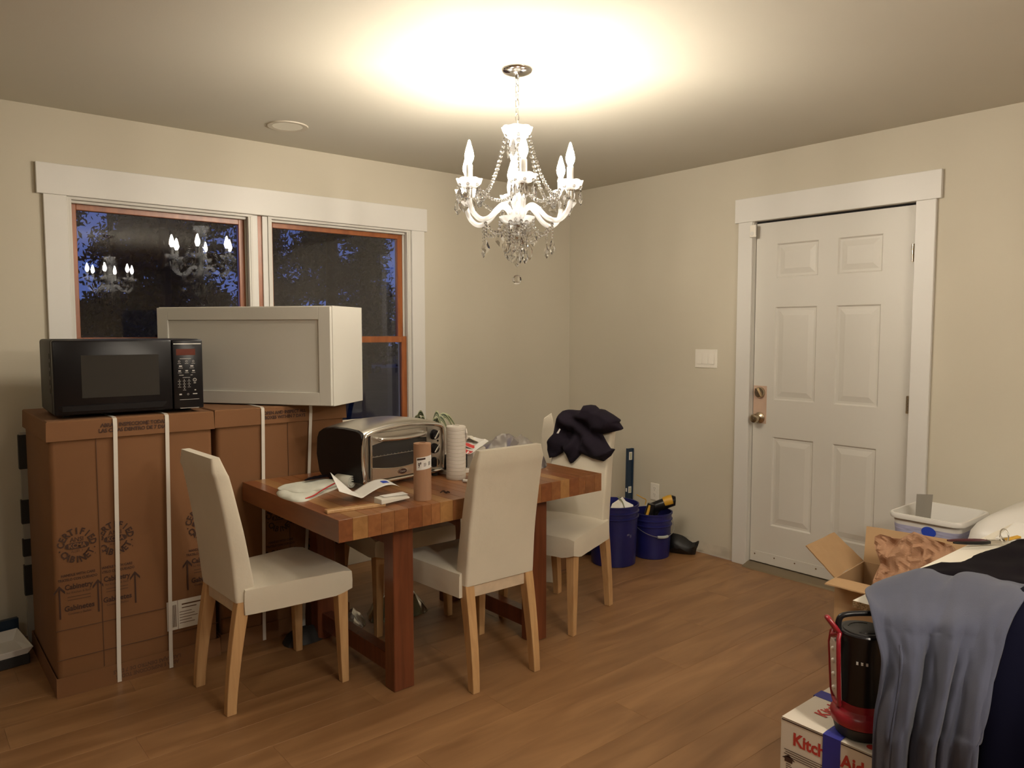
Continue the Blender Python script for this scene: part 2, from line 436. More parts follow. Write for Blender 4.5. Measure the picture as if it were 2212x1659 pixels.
tag(MB().box(XW-0.1,XW,YS,0.15,0,HC).build('wall_left', M_wall), kind='structure')
tag(MB().box(XW,0.15,YS-0.1,YS,0,HC).build('wall_front', M_wall), kind='structure')

tag(MB().box(-4.16,-4.05,-1.10,0,0,HC).build('wall_shade_stub', M_wall), kind='structure')  # unseen wall stub added to keep the left lamp off the window wall

# window casings
c = empty('trim_1', (-2.347,-0.0,2.05), kind='structure')
MB().box(-3.408,-1.2866,-0.022,0,2.0496,2.1907).build('head_casing', M_trim, None, bevel=0.002).parent = c
MB().box(-3.3821,WX0,-0.019,0,0.62,2.0496).build('side_casing', M_trim, c, bevel=0.002)
MB().box(WX1,-1.3057,-0.019,0,0.62,2.0496).build('side_casing', M_trim, c, bevel=0.002)
MB().box(-3.41,-1.28,-0.06,0,0.68,0.72).build('sill_board', M_trim, c, bevel=0.003)
for ch in c.children: ch.location = (2.347,0,-2.05)

XM0, XM1 = -2.405, -2.318     # mullion between the two windows
def make_window(name, x0, x1):
    w = empty(name, ((x0+x1)/2, 0, WZ0), kind='structure')
    ox, oz = -(x0+x1)/2, -WZ0
    D = (ox,0,oz)
    j = MB(); j.box(x0,x0+0.012,0.0,0.14,WZ0,WZ1); j.box(x1-0.012,x1,0.0,0.14,WZ0,WZ1); j.box(x0+.012,x1-.012,0,0.14,WZ1-0.012,WZ1); j.box(x0+.012,x1-.012,0,0.14,WZ0,WZ0+0.02)
    j.build('jamb_liner', M_jamb, w, loc=D)
    t = MB()
    for a,b in ((x0+0.012,x0+0.022),(x1-0.022,x1-0.012)):
        t.box(a,b,0.002,0.022,WZ0+.02,WZ1-0.012); t.box(a,b,0.058,0.066,WZ0+.02,WZ1-0.012)
    t.box(x0+.022,x1-.022,0.03,0.06,WZ1-0.024,WZ1-0.012)
    t.build('sash_track', M_jamb, w, loc=D, bevel=0.001)
    zm = 1.372
    def sash(nm, a,b,y0,y1,z0,z1,rs,rt,rb):
        s = MB(); s.box(a,a+rs,y0,y1,z0,z1); s.box(b-rs,b,y0,y1,z0,z1); s.box(a+rs,b-rs,y0,y1,z1-rt,z1); s.box(a+rs,b-rs,y0,y1,z0,z0+rb)
        so = s.build(nm, M_sash, w, loc=D, bevel=0.002)
        p = MB(); cx = (a+b)/2
        p.box(a+rs-cx,b-rs-cx,-0.002,0.002,z0+rb,z1-rt)
        po = p.build('pane', M_pane, so); po.location = (cx,(y0+y1)/2,0); po.rotation_euler = (0,0,PANE_ROT)
        return so
    sash('upper_sash', x0+0.016,x1-0.016,0.068,0.105,zm-0.02,WZ1-0.014,0.036,0.036,0.036)
    sash('lower_sash', x0+0.016,x1-0.016,0.025,0.058,WZ0+0.02,zm+0.016,0.038,0.038,0.06)
    MB().box((x0+x1)/2-0.03,(x0+x1)/2+0.03,0.008,0.03,zm+0.016,zm+0.03).build('sash_lock', M_nickel, w, loc=D, bevel=0.003)
    return w
PANE_ROT = R(0.6)
make_window('window_1', WX0, XM0)
PANE_ROT = 0.0
make_window('window_2', XM1, WX1)
mu = empty('trim_2', (-2.36,0.02,0.72), kind='structure')
MB().box(XM0-.0005+2.36,XM0+0.030+2.36,-0.015,0.12,0,1.3296).build('mullion_post', M_trim, mu, bevel=0.002)
MB().box(XM1-0.030+2.36,XM1+2.36,-0.012,0.12,0,1.3296).build('mullion_post', M_trim, mu, bevel=0.002)
MB().box(XM0+0.030+2.36,XM1-0.030+2.36,0.0,0.12,0,1.3296).build('mullion_core', M_sash, mu)

# door casing
c = empty('trim_3', (0,-2.0,0), kind='structure')
MB().box(-0.022,0,-2.5804+2,-1.4333+2,2.0628,2.2025).build('head_casing', M_trim, c, bevel=0.002)
MB().box(-0.019,0,-1.5513+2,-1.4571+2,0,2.0628).build('side_casing', M_trim, c, bevel=0.002)
MB().box(-0.019,0,-2.5589+2,-2.4653+2,0,2.0628).build('side_casing', M_trim, c, bevel=0.002)

# door
dr = empty('door_1', (0.0,-2.008,0), kind='structure')
Y = lambda v: v+2.008
jm = MB(); jm.box(0,0.12,Y(-1.5510),Y(DY0),0,DZ); jm.box(0,0.12,Y(DY1),Y(-2.4656),0,DZ); jm.box(0,0.12,Y(-2.4656),Y(-1.5510),2.0635,DZ)
jm.build('door_jamb', M_trim, dr)
# slab with six moulded panels
YL, YR = Y(-1.5545), Y(-2.4610)
pan = [(-1.687,-1.933,1.730,1.925),(-2.050,-2.287,1.730,1.925),(-1.687,-1.940,1.017,1.560),(-2.052,-2.291,1.017,1.560),(-1.690,-1.943,0.265,0.797),(-2.050,-2.296,0.265,0.797)]
FX = 0.028
sl = MB()
ys = sorted({YL,YR}|{Y(p[0]) for p in pan[2:4]}|{Y(p[1]) for p in pan[2:4]}, reverse=True)
zs = [0.028,0.265,0.797,1.017,1.560,1.730,1.925,2.052]
for i in range(len(ys)-1):
    for k in range(len(zs)-1):
        a,b,z0,z1 = ys[i],ys[i+1],zs[k],zs[k+1]
        if i in (1,3) and k in (1,3,5):
            # moulded panel: bead in, slope out to raised field
            def q(d, x): return [(x,a-d,z0+d),(x,b+d,z0+d),(x,b+d,z1-d),(x,a-d,z1-d)]
            seq = [q(0,FX),q(0.008,FX+0.0085),q(0.020,FX+0.0085),q(0.050,FX+0.002)]
            vs = [p for s_ in seq for p in s_]; fs = []
            for r_ in range(3):
                for t_ in range(4):
                    fs.append((r_*4+t_, r_*4+(t_+1)%4, (r_+1)*4+(t_+1)%4, (r_+1)*4+t_))
            fs.append((12,13,14,15)); sl.add(vs, fs)
        else:
            sl.add([(FX,a,z0),(FX,b,z0),(FX,b,z1),(FX,a,z1)], [(0,1,2,3)])
bx = 0.072
sl.add([(FX,YL,0.028),(FX,YR,0.028),(FX,YR,2.052),(FX,YL,2.052),(bx,YL,0.028),(bx,YR,0.028),(bx,YR,2.052),(bx,YL,2.052)],
       [(4,7,6,5),(0,4,5,1),(1,5,6,2),(2,6,7,3),(3,7,4,0)])
slab = sl.build('door_slab', M_door, dr, merge=True)
MB().box(0.03,0.11,Y(-2.462),Y(-1.5535),2.0525,2.0625).build('weather_strip', M_gap, dr)
g = MB(); g.box(0.074,0.082,Y(-2.4655),Y(-1.552),0.0,2.06); g.build('door_stop', M_gap, dr)
MB().box(0.0235,0.0278,Y(-2.455),Y(-1.560),0.030,0.095).build('door_sweep', M_door, dr, bevel=0.001)
for yy in (-1.59,-1.72,-1.85,-1.98,-2.11,-2.24,-2.37):
    MB().lathe([(0.0045,0),(0.0045,0.0015),(0.002,0.002)], 8, M=frame((0.0235,Y(yy),0.075),(0,1,0),(0,0,1)) @ Matrix.Rotation(PI,4,'X')).build('screw', M_nickel, dr)
th = MB(); th.prism([(-0.055,0.0005),(0.12,0.0005),(0.12,0.025),(0.02,0.025),(0.0,0.020),(-0.045,0.008)], -0.457,0.457, M=Matrix(((1,0,0,0),(0,0,1,0),(0,1,0,0),(0,0,0,1))))
th.build('threshold', M_cord, dr)
MB().box(FX-0.0012,FX-0.0002,Y(-1.643),Y(-1.5555),0.87,1.095).build('bare_patch', M_scuff, dr, label='pinkish bare patch around the locks')
def rosette(z, nm):
    Mx = frame((FX-0.001,Y(-1.600),z),(0,1,0),(0,0,1)) @ Matrix.Rotation(PI,4,'X')
    return Mx
k = MB(); k.lathe([(0.034,0),(0.034,0.006),(0.024,0.014),(0.012,0.018),(0.012,0.032),(0.020,0.038),(0.027,0.048),(0.028,0.058),(0.023,0.068),(0.012,0.072),(0.008,0.0715)], 28, M=rosette(0.903,'k'))
k.build('door_knob', M_nickel, dr, smooth=35)
k = MB(); Mx = rosette(1.055,'d'); k.lathe([(0.033,0),(0.033,0.010),(0.029,0.016),(0.006,0.017)], 28, M=Mx)
k.box(-0.006,0.006,-0.028,0.028,0.016,0.030, M=Mx @ Matrix.Rotation(R(30),4,'Z')); k.build('deadbolt', M_nickel, dr, smooth=35)
for z in (1.813,1.045,0.23):
    h = MB()
    for q_ in range(5): h.tube([(0.014,Y(-2.4465),z-0.045+q_*0.018),(0.014,Y(-2.4465),z-0.045+q_*0.018+0.0168)], 0.0075, 10)
    h.box(0.0215,0.0275,Y(-2.4650),Y(-2.4400),z-0.045,z+0.045)
    h.build('hinge', M_nickel, dr, smooth=40)

s_ = empty('door_sensor', (-0.020,-1.5625,2.005), label='small white door alarm sensor at the top left corner of the white door', cat='sensor')
MB().box(-0.014,0.0005,-0.020,0.020,-0.036,0.036).build('sensor_body', M_plug, s_, bevel=0.005, seg=2)
MB().lathe([(0.012,0),(0.012,0.002),(0.009,0.003)],16, M=frame((-0.0145,0.002,-0.014),(0,1,0),(0,0,1)) @ Matrix.Rotation(PI,4,'X')).build('sensor_button', M_trim, s_)
MB().box(-0.006,0.0005,-0.002,0.003,0.036,0.05).build('sensor_tab', M_plug, s_)

# switch plate and outlet
sw = empty('light_switch', (0,-1.2335,1.247), label='triple rocker light switch plate on the wall left of the door', cat='switch')
MB().box(-0.006,0,-0.083,0.083,-0.058,0.058).build('cover_plate', M_plug, sw, bevel=0.003, seg=2)
for d in (-0.046,0,0.046):
    MB().hexa([(-0.0065,d-0.0165,-0.034),(-0.0065,d+0.0165,-0.034),(-0.0065,d+0.0165,0.034),(-0.0065,d-0.0165,0.034)][::-1],
              [(-0.011,d-0.0165,-0.034),(-0.011,d+0.0165,-0.034),(-0.007,d+0.0165,0.034),(-0.007,d-0.0165,0.034)][::-1]).build('rocker', M_plug, sw)
ol = empty('wall_outlet', (0,-0.838,0.333), label='white duplex outlet low on the wall above the small blue bucket', cat='outlet')
MB().box(-0.006,0,-0.036,0.036,-0.058,0.058).build('cover_plate', M_plug, ol, bevel=0.003, seg=2)
for z in (0.021,-0.021):
    f = MB(); f.lathe([(0.0172,0),(0.0172,0.002)],20, M=frame((-0.006,0,z),(0,1,0),(0,0,1)) @ Matrix.Rotation(PI,4,'X')); fo = f.build('receptacle', M_plug, ol)
    s = MB()
    for yy in (0.006,-0.006): s.box(-0.0087,-0.0082,yy-0.001,yy+0.001,z+0.001,z+0.009)
    s.lathe([(0.0025,0),(0.0025,0.0006)],8, M=frame((-0.0081,0,z-0.008),(0,1,0),(0,0,1)) @ Matrix.Rotation(PI,4,'X')); s.build('slots', M_slot, fo)

# recessed ceiling lights: off above the window, lit behind camera, added fill at left
M_lamp = mat('downlight_lens', (1,1,1), 0.5, emit=LAMP, estr=DOWN)
M_lampfill = mat('added_fill_lens', (1,1,1), 0.5, emit=LAMP, estr=DOWN*0.45)  # for the made-up fill lamp that brightens the left chair's back
def downlight(x, y, label, m=None):
    d = empty('ceiling_downlight', (x,y,HC), label=label, cat='ceiling light', group=None)
    MB().lathe([(0.100,0),(0.098,-0.006),(0.074,-0.004),(0.072,0.0)], 40, cap=False).build('trim_ring', M_can, d, smooth=40)
    MB().lathe([(0.0735,-0.0035),(0.060,-0.001),(0.03,-0.0008),(0.001,-0.0008)], 40).build('reflector', m or M_canref, d, smooth=60)
    return d
downlight(-2.369,-0.402,'round recessed ceiling light, switched off, above the window')
for x,y,w in ((-2.60,-4.25,'right above the photographer'),(-3.05,-5.2,'left of the second chandelier'),(-2.10,-6.6,'far back of the room behind'),(-4.75,-3.70,'added fill far left of the table')):
    downlight(x,y,'round recessed ceiling light, lit, behind the camera, '+w, M_lampfill if x < -4 else M_lamp)

# ------------------------------------------------------------------ table
TX0, TX1, TY0, TY1, TZ0, TZ = -2.768, -1.403, -1.672, -0.772, 0.668, 0.750
tb = empty('butcher_block_table', (TX0,TY0,0), R(0.6), label='long dining table with striped butcher block top and dark red wooden legs', cat='table')
random.seed(11)
x = 0.0; LX = TX1-TX0; LY = TY1-TY0; i = 0
seq = [1,2,0,3,0,1,0,3,2,0,1,0,0,3,1,0,2,0,3,1,0,2,1,0,0,3,0,2,1,0,3]
while x < LX-0.001:
    w = random.choice([0.036,0.042,0.05,0.056,0.062]); w = min(w, LX-x)
    if LX-x-w < 0.02: w = LX-x
    MB().box(x+0.0003,x+w-0.0003,0,LY,TZ0,TZ).build('stave', M_staves[seq[i%len(seq)]], tb, bevel=0.0008)
    x += w; i += 1
for xx in (0.275,LX-0.365):
    for yy in (0.085,LY-0.155):
        MB().box(xx,xx+0.092,yy,yy+0.072,0,TZ0).build('leg', M_redwood, tb, bevel=0.003)
    MB().box(xx+0.02,xx+0.072,0.157,LY-0.155,0.05,0.125).build('stretcher', M_redwood, tb, bevel=0.002)
    MB().box(xx+0.01,xx+0.082,0.157,LY-0.155,TZ0-0.09,TZ0).build('top_rail', M_redwood, tb, bevel=0.002)

# ------------------------------------------------------------------ chairs
def chair_leg(sx, rear):
    m = MB(); n = 8; rings = []
    for i in range(n+1):
        t = i/n
        if rear:
            z = 0.42*t
            y0 = 0.050*(t**1.5); d = lerp(0.036,0.050,t); w = lerp(0.032,0.042,t); xo = 0.172
            xa, xb = sx*xo, sx*(xo-w)
            ya, yb = y0, y0+d
        else:
            z = 0.40*t; w = lerp(0.030,0.046,t); xo = lerp(0.216,0.218,t)
            xa, xb = sx*xo, sx*(xo-w); ya, yb = 0.482-lerp(0.030,0.046,t), 0.482
        x0,x1 = min(xa,xb),max(xa,xb)
        rings.append([(x0,ya,z),(x1,ya,z),(x1,yb,z),(x0,yb,z)])
    return m.rings(rings)
def back_cover():
    # rounded box leaning back; rings up the height, each ring a rounded rectangle with hem variation
    prof = []; n = 16
    def rect(w, y0, y1, r, z, k=3):
        out = []
        for cx,cy,a0 in ((w-r,y0+r,-90),(w-r,y1-r,0),(-w+r,y1-r,90),(-w+r,y0+r,180)):
            for j in range(k+1):
                a = R(a0+90*j/k); out.append([cx+r*math.cos(a), cy+r*math.sin(a), z])
        return out
    rings = []
    for i in range(n+1):
        t = i/n; z = lerp(0.398,0.962,t)
        yr = 0.046-0.082*t+0.012*math.sin(PI*t)    # rear face
        th = lerp(0.082,0.052,t); w = lerp(0.173,0.168,t)
        r = 0.012
        if i == n: w -= 0.014; yr += 0.010; th -= 0.020; r = 0.008
        if i == n-1: z -= 0.016
        ring = rect(w, yr, yr+th, r, z)
        for p in ring:
            p[1] += 0.0025*nz(p[0]*9, z*7, 1.3)*(1 if p[1] < yr+th/2 else -1); p[0] += 0.002*nz(z*6, p[1]*30, 4.1)
            if i == 0:
                p[2] += 0.010*abs(p[0])/0.17 + 0.004*nz(p[0]*15,2.2)
                if abs(p[0]) > 0.135: p[2] += 0.010
        rings.append(ring)
    return MB().rings(rings)
def seat_cover():
    m = MB(); nx, ny = 14, 12
    def half(y): return lerp(0.182,0.226,(y-0.075)/(0.495-0.075))
    def top(u,v):
        y = lerp(0.075,0.495,v); h = half(y); x = lerp(-h,h,u)
        e = min(u,1-u)*2; f = min(1, (1-v)*8)
        z = 0.470+0.012*math.sin(PI*u)*math.sin(PI*min(1,v*0.9+0.1)) + 0.003*nz(x*8,y*8)
        if e < 0.08: z -= 0.007
        if v > 0.97: z -= 0.007
        return (x,y,z)
    m.grid(top, nx, ny)
    # skirt around left-front-right-back
    per = [(-1,t) for t in [i/ny for i in range(ny+1)]]
    path = [('L',1-i/ny) for i in range(0)]
    path = [('L',i/ny) for i in range(ny)]+[('F',i/nx) for i in range(nx)]+[('R',1-i/ny) for i in range(ny)]+[('B',1-i/nx) for i in range(nx)]
    def pt(side,t,k):
        if side=='L': p = top(0,t); nrm = (-1,0)
        elif side=='F': p = top(t,1); nrm = (0,1)
        elif side=='R': p = top(1,t); nrm = (1,0)
        else: p = top(t,0); nrm = (0,-1)
        if k == 0: return p
        hem = 0.368
        d = (1-t) if side in 'LR' else min(t,1-t)
        wl = 0.42 if side in 'LR' else 0.45
        if side != 'B' and d*wl < 0.055: hem = 0.368+0.020*(1-d*wl/0.055)
        hem += 0.003*nz(p[0]*11,p[1]*11,3)
        z = lerp(p[2],hem,k)
        o = 0.004+0.003*nz(p[0]*14+k,p[1]*14,k*2)
        if k < 0.3: o *= 0.6
        return (p[0]+nrm[0]*o, p[1]+nrm[1]*o, z)
    rings = [[pt(s,t,k) for s,t in path] for k in (0,0.12,0.5,1)]
    m.rings(rings, cap=False)
    n = len(path); b = len(m.v)-n
    inner = [Vector((v.x*0.97, 0.285+(v.y-0.285)*0.97, v.z)) for v in m.v[b:]]
    k = len(m.v); m.v += inner
    for i in range(n): m.f.append([b+i, b+(i+1)%n, k+(i+1)%n, k+i])
    m.f.append(list(range(k,k+n)))
    return m
me_seat = seat_cover(); me_back = back_cover()
def make_chair(label):
    c = empty('dining_chair', label=label, cat='chair')
    me_seat.build('seat', M_cover, c, smooth=42, merge=True)
    me_back.build('backrest', M_cover, c, smooth=48)
    for rear in (True,False):
        for sx in (-1,1): chair_leg(sx,rear).build('leg', M_birch, c, bevel=0.002)
    r = MB(); r.box(-0.130,0.130,0.056,0.076,0.366,0.412); r.build('back_rail', M_rail, c, bevel=0.001)
    s = MB(); s.box(-0.165,-0.148,0.10,0.436,0.375,0.43); s.box(0.148,0.165,0.10,0.436,0.375,0.43); s.box(-0.17,0.17,0.455,0.472,0.375,0.43)
    s.build('seat_rails', M_rail, c)
    return c
chA = make_chair('cream slipcovered dining chair at the left end of the table, beside the cartons')
chA.location = (-3.073,-1.180,0); chA.rotation_euler.z = R(-87.5)
def put(label, x, y, rz):
    c = copy_tree(chA); c.location = (x,y,0); c.rotation_euler.z = R(rz); c['label'] = label; return c
put('cream slipcovered dining chair with its back to the camera at the near table side', -2.095,-1.800,-1.5)
chC = put('cream slipcovered dining chair with the dark jacket over its back at the right end', -1.164,-1.314,105)
put('cream slipcovered dining chair on the far side of the table, seat seen beneath the tabletop', -2.07,-0.585,181)
for c in [o for o in SC.objects if o.name.startswith('dining_chair')]: c['group'] = 'slipcovered chairs around the table'

# ------------------------------------------------------------------ cabinet cartons
def prints_front(c, y, seals):
    """per seal: a round certification mark, a handling text block and up arrows printed on the front face"""
    for cx, zc, clip in seals:
        M0 = lambda px,pz: Matrix.Translation((px,y,pz)) @ Euler((PI/2,0,0)).to_matrix().to_4x4()
        se, tx, fd, kn = MB(), MB(), MB(), MB(); R0 = 0.0545
        for word, start, span, up in (('CERTIFIED', 172, 164, True), ('CABINET', 212, 116, False)):
            n = len(word)
            for i,ch_ in enumerate(word):
                if up: a = R(start-span*i/(n-1)); rot = a-PI/2
                else: a = R(start+span*i/(n-1)); rot = a+PI/2
                text(se, ch_, 0.035, M0(cx+R0*math.cos(a), zc+R0*1.03*math.sin(a)) @ Matrix.Rotation(rot,4,'Z'), bold=0.032, sx=0.88)
        for s_ in (-1,1): text(se, '.', 0.03, M0(cx+s_*0.060, zc-0.008), bold=0.04)
        hw, hh = 0.041, 0.0125; el = [(hw*math.copysign(abs(math.cos(a))**0.6,math.cos(a)), hh*math.copysign(abs(math.sin(a))**0.6,math.sin(a))) for a in [2*PI*k/28 for k in range(28)]]
        se.add([(cx+p[0], y, zc+p[1]) for p in el], [tuple(range(28))])
        text(se, 'ANSI', 0.024, M0(cx, zc+0.024), bold=0.01, width=0.046)
        text(fd, 'A161.1', 0.013, M0(cx, zc-0.022), width=0.040)
        text(se, 'R', 0.009, M0(cx+0.062, zc-0.042))
        text(kn, 'KCMA', 0.024, Matrix.Translation((cx,y-0.0006,zc)) @ Euler((PI/2,0,0)).to_matrix().to_4x4(), bold=0.025, width=0.060)
        text(tx, 'HANDLE WITH CARE', 0.0135, M0(cx, zc-0.112), bold=0.03, width=0.117)
        text(tx, 'TRATELO CON CUIDADO', 0.0135, M0(cx-0.002, zc-0.130), bold=0.03, width=0.136)
        text(tx, 'Cabinetry', 0.029, M0(cx, zc-0.160), bold=0.03, width=0.097)
        text(fd, 'for Kitchen & Bath', 0.012, M0(cx, zc-0.182), width=0.085, bold=0.02)
        for q_ in range(2):
            zz = zc-0.199-q_*0.012; fd.add([(cx-0.040,y,zz-0.0016),(cx+0.040,y,zz-0.0016),(cx+0.040,y,zz+0.0016),(cx-0.040,y,zz+0.0016)], [(0,1,2,3)])
        text(tx, 'Gabinetes', 0.029, M0(cx, zc-0.244), bold=0.03, width=0.104)
        text(fd, 'Cocinas y Baños', 0.012, M0(cx, zc-0.265), width=0.080, bold=0.02)
        for m_,nm,mm in ((se,'certification_seal',M_ink),(kn,'seal_initials',M_card),(tx,'handling_text',M_ink),(fd,'faded_text',M_ink2)):
            if clip is not None: m_.f = [f for f in m_.f if min(m_.v[i].x for i in f) > clip]
            tag(m_.build(nm, mm, c), kind='stuff')
        for s_ in (-1,1):
            ax_ = cx+s_*0.0665
            if clip is not None and ax_ < clip+0.02: continue
            ar_ = MB()
            ar_.add([(ax_-0.0028,y,zc-0.280),(ax_+0.0028,y,zc-0.280),(ax_+0.0028,y,zc-0.155),(ax_-0.0028,y,zc-0.155)], [(0,1,2,3)])
            for d in (-1,1): ar_.add([(ax_,y-.0001,zc-0.148),(ax_+d*0.019,y-.0001,zc-0.172),(ax_+d*0.019,y-.0001,zc-0.183),(ax_,y-.0001,zc-0.159)], [(0,1,2,3)])
            ar_.build('up_arrow', M_ink, c)
def carton(name, x0, x1, y0, y1, h, label, lidtext, seals, straps, seam, ztext, mirrored_bottom=False, shipping=None, lean=0):
    c = empty(name, ((x0+x1)/2,(y0+y1)/2,0), label=label, cat='carton')
    cx, cy = (x0+x1)/2,(y0+y1)/2
    X = lambda v: v-cx
    a,b,f,k = x0-cx, x1-cx, y0-cy, y1-cy
    body = MB()
    # body with slightly bowed edges
    r = 0.018
    n = 6
    def ring(z, g):
        pts = []
        for sx,sy,a0 in ((1,-1,-90),(1,1,0),(-1,1,90),(-1,-1,180)):
            for j in range(4):
                q_ = R(a0+30*j); pts.append(((b-r-0.006)*sx+r*math.cos(q_)*1.0, (k-r-0.006)*sy+r*math.sin(q_), z))
        return pts
    body.rings([ring(z,0) for z in (0.006,0.14,0.30,h-0.04)])
    body.build('carton_body', M_card, c, smooth=35)
    lid = MB(); hl = 0.075
    lid.rings([[(a-.002,f-.003,h-hl),(b+.002,f-.003,h-hl),(b+.002,k+.003,h-hl),(a-.002,k+.003,h-hl)],[(a,f,h-0.003),(b,f,h-0.003),(b,k,h-0.003),(a,k,h-0.003)],[(a+.004,f+.004,h),(b-.004,f+.004,h),(b-.004,k-.004,h),(a+.004,k-.004,h)]], cap=False)
    lid.add([(a+.004,f+.004,h),(b-.004,f+.004,h),(b-.004,k-.004,h),(a+.004,k-.004,h)], [(0,1,2,3)])
    lid.build('carton_lid', M_card, c, solid=0.003)
    tray = MB(); 
    tray.rings([[(a-.002,f-.004,0),(b+.002,f-.004,0),(b+.002,k+.003,0),(a-.002,k+.003,0)],[(a-.001,f-.002,0.078),(b+.001,f-.002,0.078),(b+.001,k+.002,0.078),(a-.001,k+.002,0.078)]], cap=False)
    tray.build('carton_tray', M_card, c, solid=0.003)
    for zf in (0.145,0.262):
        s = MB(); s.box(a+0.004,b-0.004,f+0.0030,f+0.006,zf-0.0012,zf+0.0012); s.build('fold_line', M_ink2, c)
    if seam is not None:
        s = MB(); s.box(X(seam)-0.0012,X(seam)+0.0012,f+0.0030,f+0.0062,0.08,h-hl); s.build('panel_seam', M_ink2, c)
    prints_front(c, f+0.0040, [(X(s0),s1,None if (s2 is None) else X(s2)) for s0,s1,s2 in seals])
    Mx = lambda px,pz,flip=0: Matrix.Translation((px,f-0.0052,pz)) @ Euler((PI/2,0,0)).to_matrix().to_4x4() @ Matrix.Rotation(flip,4,'Z')
    for i,(t,w) in enumerate(lidtext):
        l_ = MB(); text(l_, t, 0.0205, Mx(X(ztext), h-0.026-0.021*i), bold=0.035, width=w); tag(l_.build('lid_text', M_ink, c), kind='stuff')
        if mirrored_bottom:
            l_ = MB(); text(l_, t, 0.0215, Mx(X(ztext)+0.02, 0.026+0.022*i, PI), bold=0.035, width=w); tag(l_.build('tray_text', M_ink2, c), kind='stuff')
    for sx0, sx1 in straps:   # strap: x at top, x at bottom
        s = MB(); w = 0.0075
        P = [(X(sx1),f-0.0062,0.004),(X(sx1),f-0.0062,0.08),(X((sx0+sx1)/2),f-0.0058,0.5),(X(sx0),f-0.0062,h-0.03),(X(sx0),f-0.0045,h-0.003),(X(sx0),f+0.010,h+0.0028),(X(sx0),(f+k)/2,h+0.0028),(X(sx0),k-0.01,h+0.0028),(X(sx0),k+0.0062,h-0.006),(X(sx0),k+0.0062,0.004)]
        vs = []; 
        for p in P: vs += [(p[0]-w,p[1],p[2]),(p[0]+w,p[1],p[2])]
        s.add(vs, [(2*i,2*i+1,2*i+3,2*i+2) for i in range(len(P)-1)])
        s.build('strap', M_strap, c, solid=0.0012)
    if shipping:
        sx, sz = shipping
        s = MB(); s.box(X(sx),X(sx)+0.16,f+0.0015,f+0.0022,sz-0.062,sz+0.062); lo = s.build('shipping_label', M_paperwarm, c)
        t = MB(); 
        def bar(u0,u1,v0,v1): t.add([(X(sx)+u0,f+0.0012,sz+v0),(X(sx)+u1,f+0.0012,sz+v0),(X(sx)+u1,f+0.0012,sz+v1),(X(sx)+u0,f+0.0012,sz+v1)], [(0,1,2,3)])
        bar(0.043,0.0445,-0.062,0.062); bar(0.06,0.14,0.038,0.044); bar(0.06,0.12,0.024,0.028)
        for q_ in range(9): bar(0.010+q_*0.0032,0.0118+q_*0.0032,-0.05,0.045)
        for q_ in range(5): bar(0.05,0.10+0.012*(q_%3),0.008-q_*0.012,0.0105-q_*0.012)
        t.build('label_print', M_ink2, lo)
    return c
carton('cabinet_carton', -3.518,-2.900,-0.788,-0.172,1.075, 'tall brown strapped carton under the black microwave', [('ABRA E INSPECCIONE TODAS',0.242),('LAS CAJAS DENTRO DE 7 DIAS',0.258)],
       [(-3.431,0.587,None),(-3.296,0.591,-3.351),(-2.958,0.598,None)], [(-3.284,-3.302),(-3.090,-3.104)], -3.352, -3.214, True, (-3.113,0.222))
carton('cabinet_carton', -2.885,-2.262,-0.762,-0.150,1.0745, 'tall brown strapped carton under the white wall cabinet, behind the table', [('OPEN AND INSPECT ALL',0.202),('BOXES WITHIN 7 DAYS',0.195)],
       [(-2.60,0.56,None),(-2.40,0.56,None)], [(-2.675,-2.692),(-2.445,-2.50)], -2.556, -2.570)

# ------------------------------------------------------------------ microwave
mw = empty('microwave_oven', (-3.485,-0.740,1.0785), R(-2.5), label='black countertop microwave oven on top of the left carton', cat='microwave')
WM, DM, HM = 0.556, 0.397, 0.308
b = MB(); b.box(0,WM,0.03,DM,0.012,HM); b.build('casing', M_blackm, mw, bevel=0.012, seg=3, smooth=40)
for xx in (0.05,WM-0.05):
    for yy in (0.07,DM-0.05): MB().lathe([(0.012,0),(0.014,0.013)],12,M=TR(xx,yy,0)).build('foot', M_blackm, mw)
d = MB(); d.box(0.002,WM-0.125,-0.004,0.03,0.014,HM-0.002); do = d.build('door', M_black, mw, bevel=0.008, seg=2, smooth=40)
MB().rings([[(0.015,-0.0042,0.045),(WM-0.150,-0.0042,0.045),(WM-0.150,-0.0042,0.052),(0.015,-0.0042,0.052)],[(0.03,-0.009,0.028),(WM-0.165,-0.009,0.028),(WM-0.165,-0.009,0.050),(0.03,-0.009,0.050)]]).build('door_ledge', M_black, do)
MB().box(0.098,WM-0.176,-0.0055,-0.0038,0.078,HM-0.062).build('window', M_darkglass, do, bevel=0.0006)
p = MB(); p.box(WM-0.122,WM-0.002,-0.004,0.03,0.014,HM-0.002); po = p.build('control_panel', M_black, mw, bevel=0.006, seg=2, smooth=40)
MB().box(WM-0.118,WM-0.008,-0.0055,-0.0038,HM-0.022,HM-0.019).build('trim_line', M_steel, po)
MB().box(WM-0.108,WM-0.032,-0.0050,-0.0036,HM-0.068,HM-0.042).build('display', M_led, po)
t = MB(); px0 = WM-0.105
Mt = lambda x_,z_: Matrix.Translation((x_,-0.0046,z_)) @ Euler((PI/2,0,0)).to_matrix().to_4x4()
def kb(x_,z_,w,h): t.add([(x_-w/2,-0.0046,z_-h/2),(x_+w/2,-0.0046,z_-h/2),(x_+w/2,-0.0046,z_+h/2),(x_-w/2,-0.0046,z_+h/2)], [(0,1,2,3)])
def ringp(x_,z_,r): 
    n=14; t.add([(x_+q*math.cos(2*PI*k/n),-0.0046,z_+q*math.sin(2*PI*k/n)) for q in (r,r*0.72) for k in range(n)], [(k,(k+1)%n,(k+1)%n+n,k+n) for k in range(n)])
kb(px0+0.033,HM-0.083,0.045,0.0018)
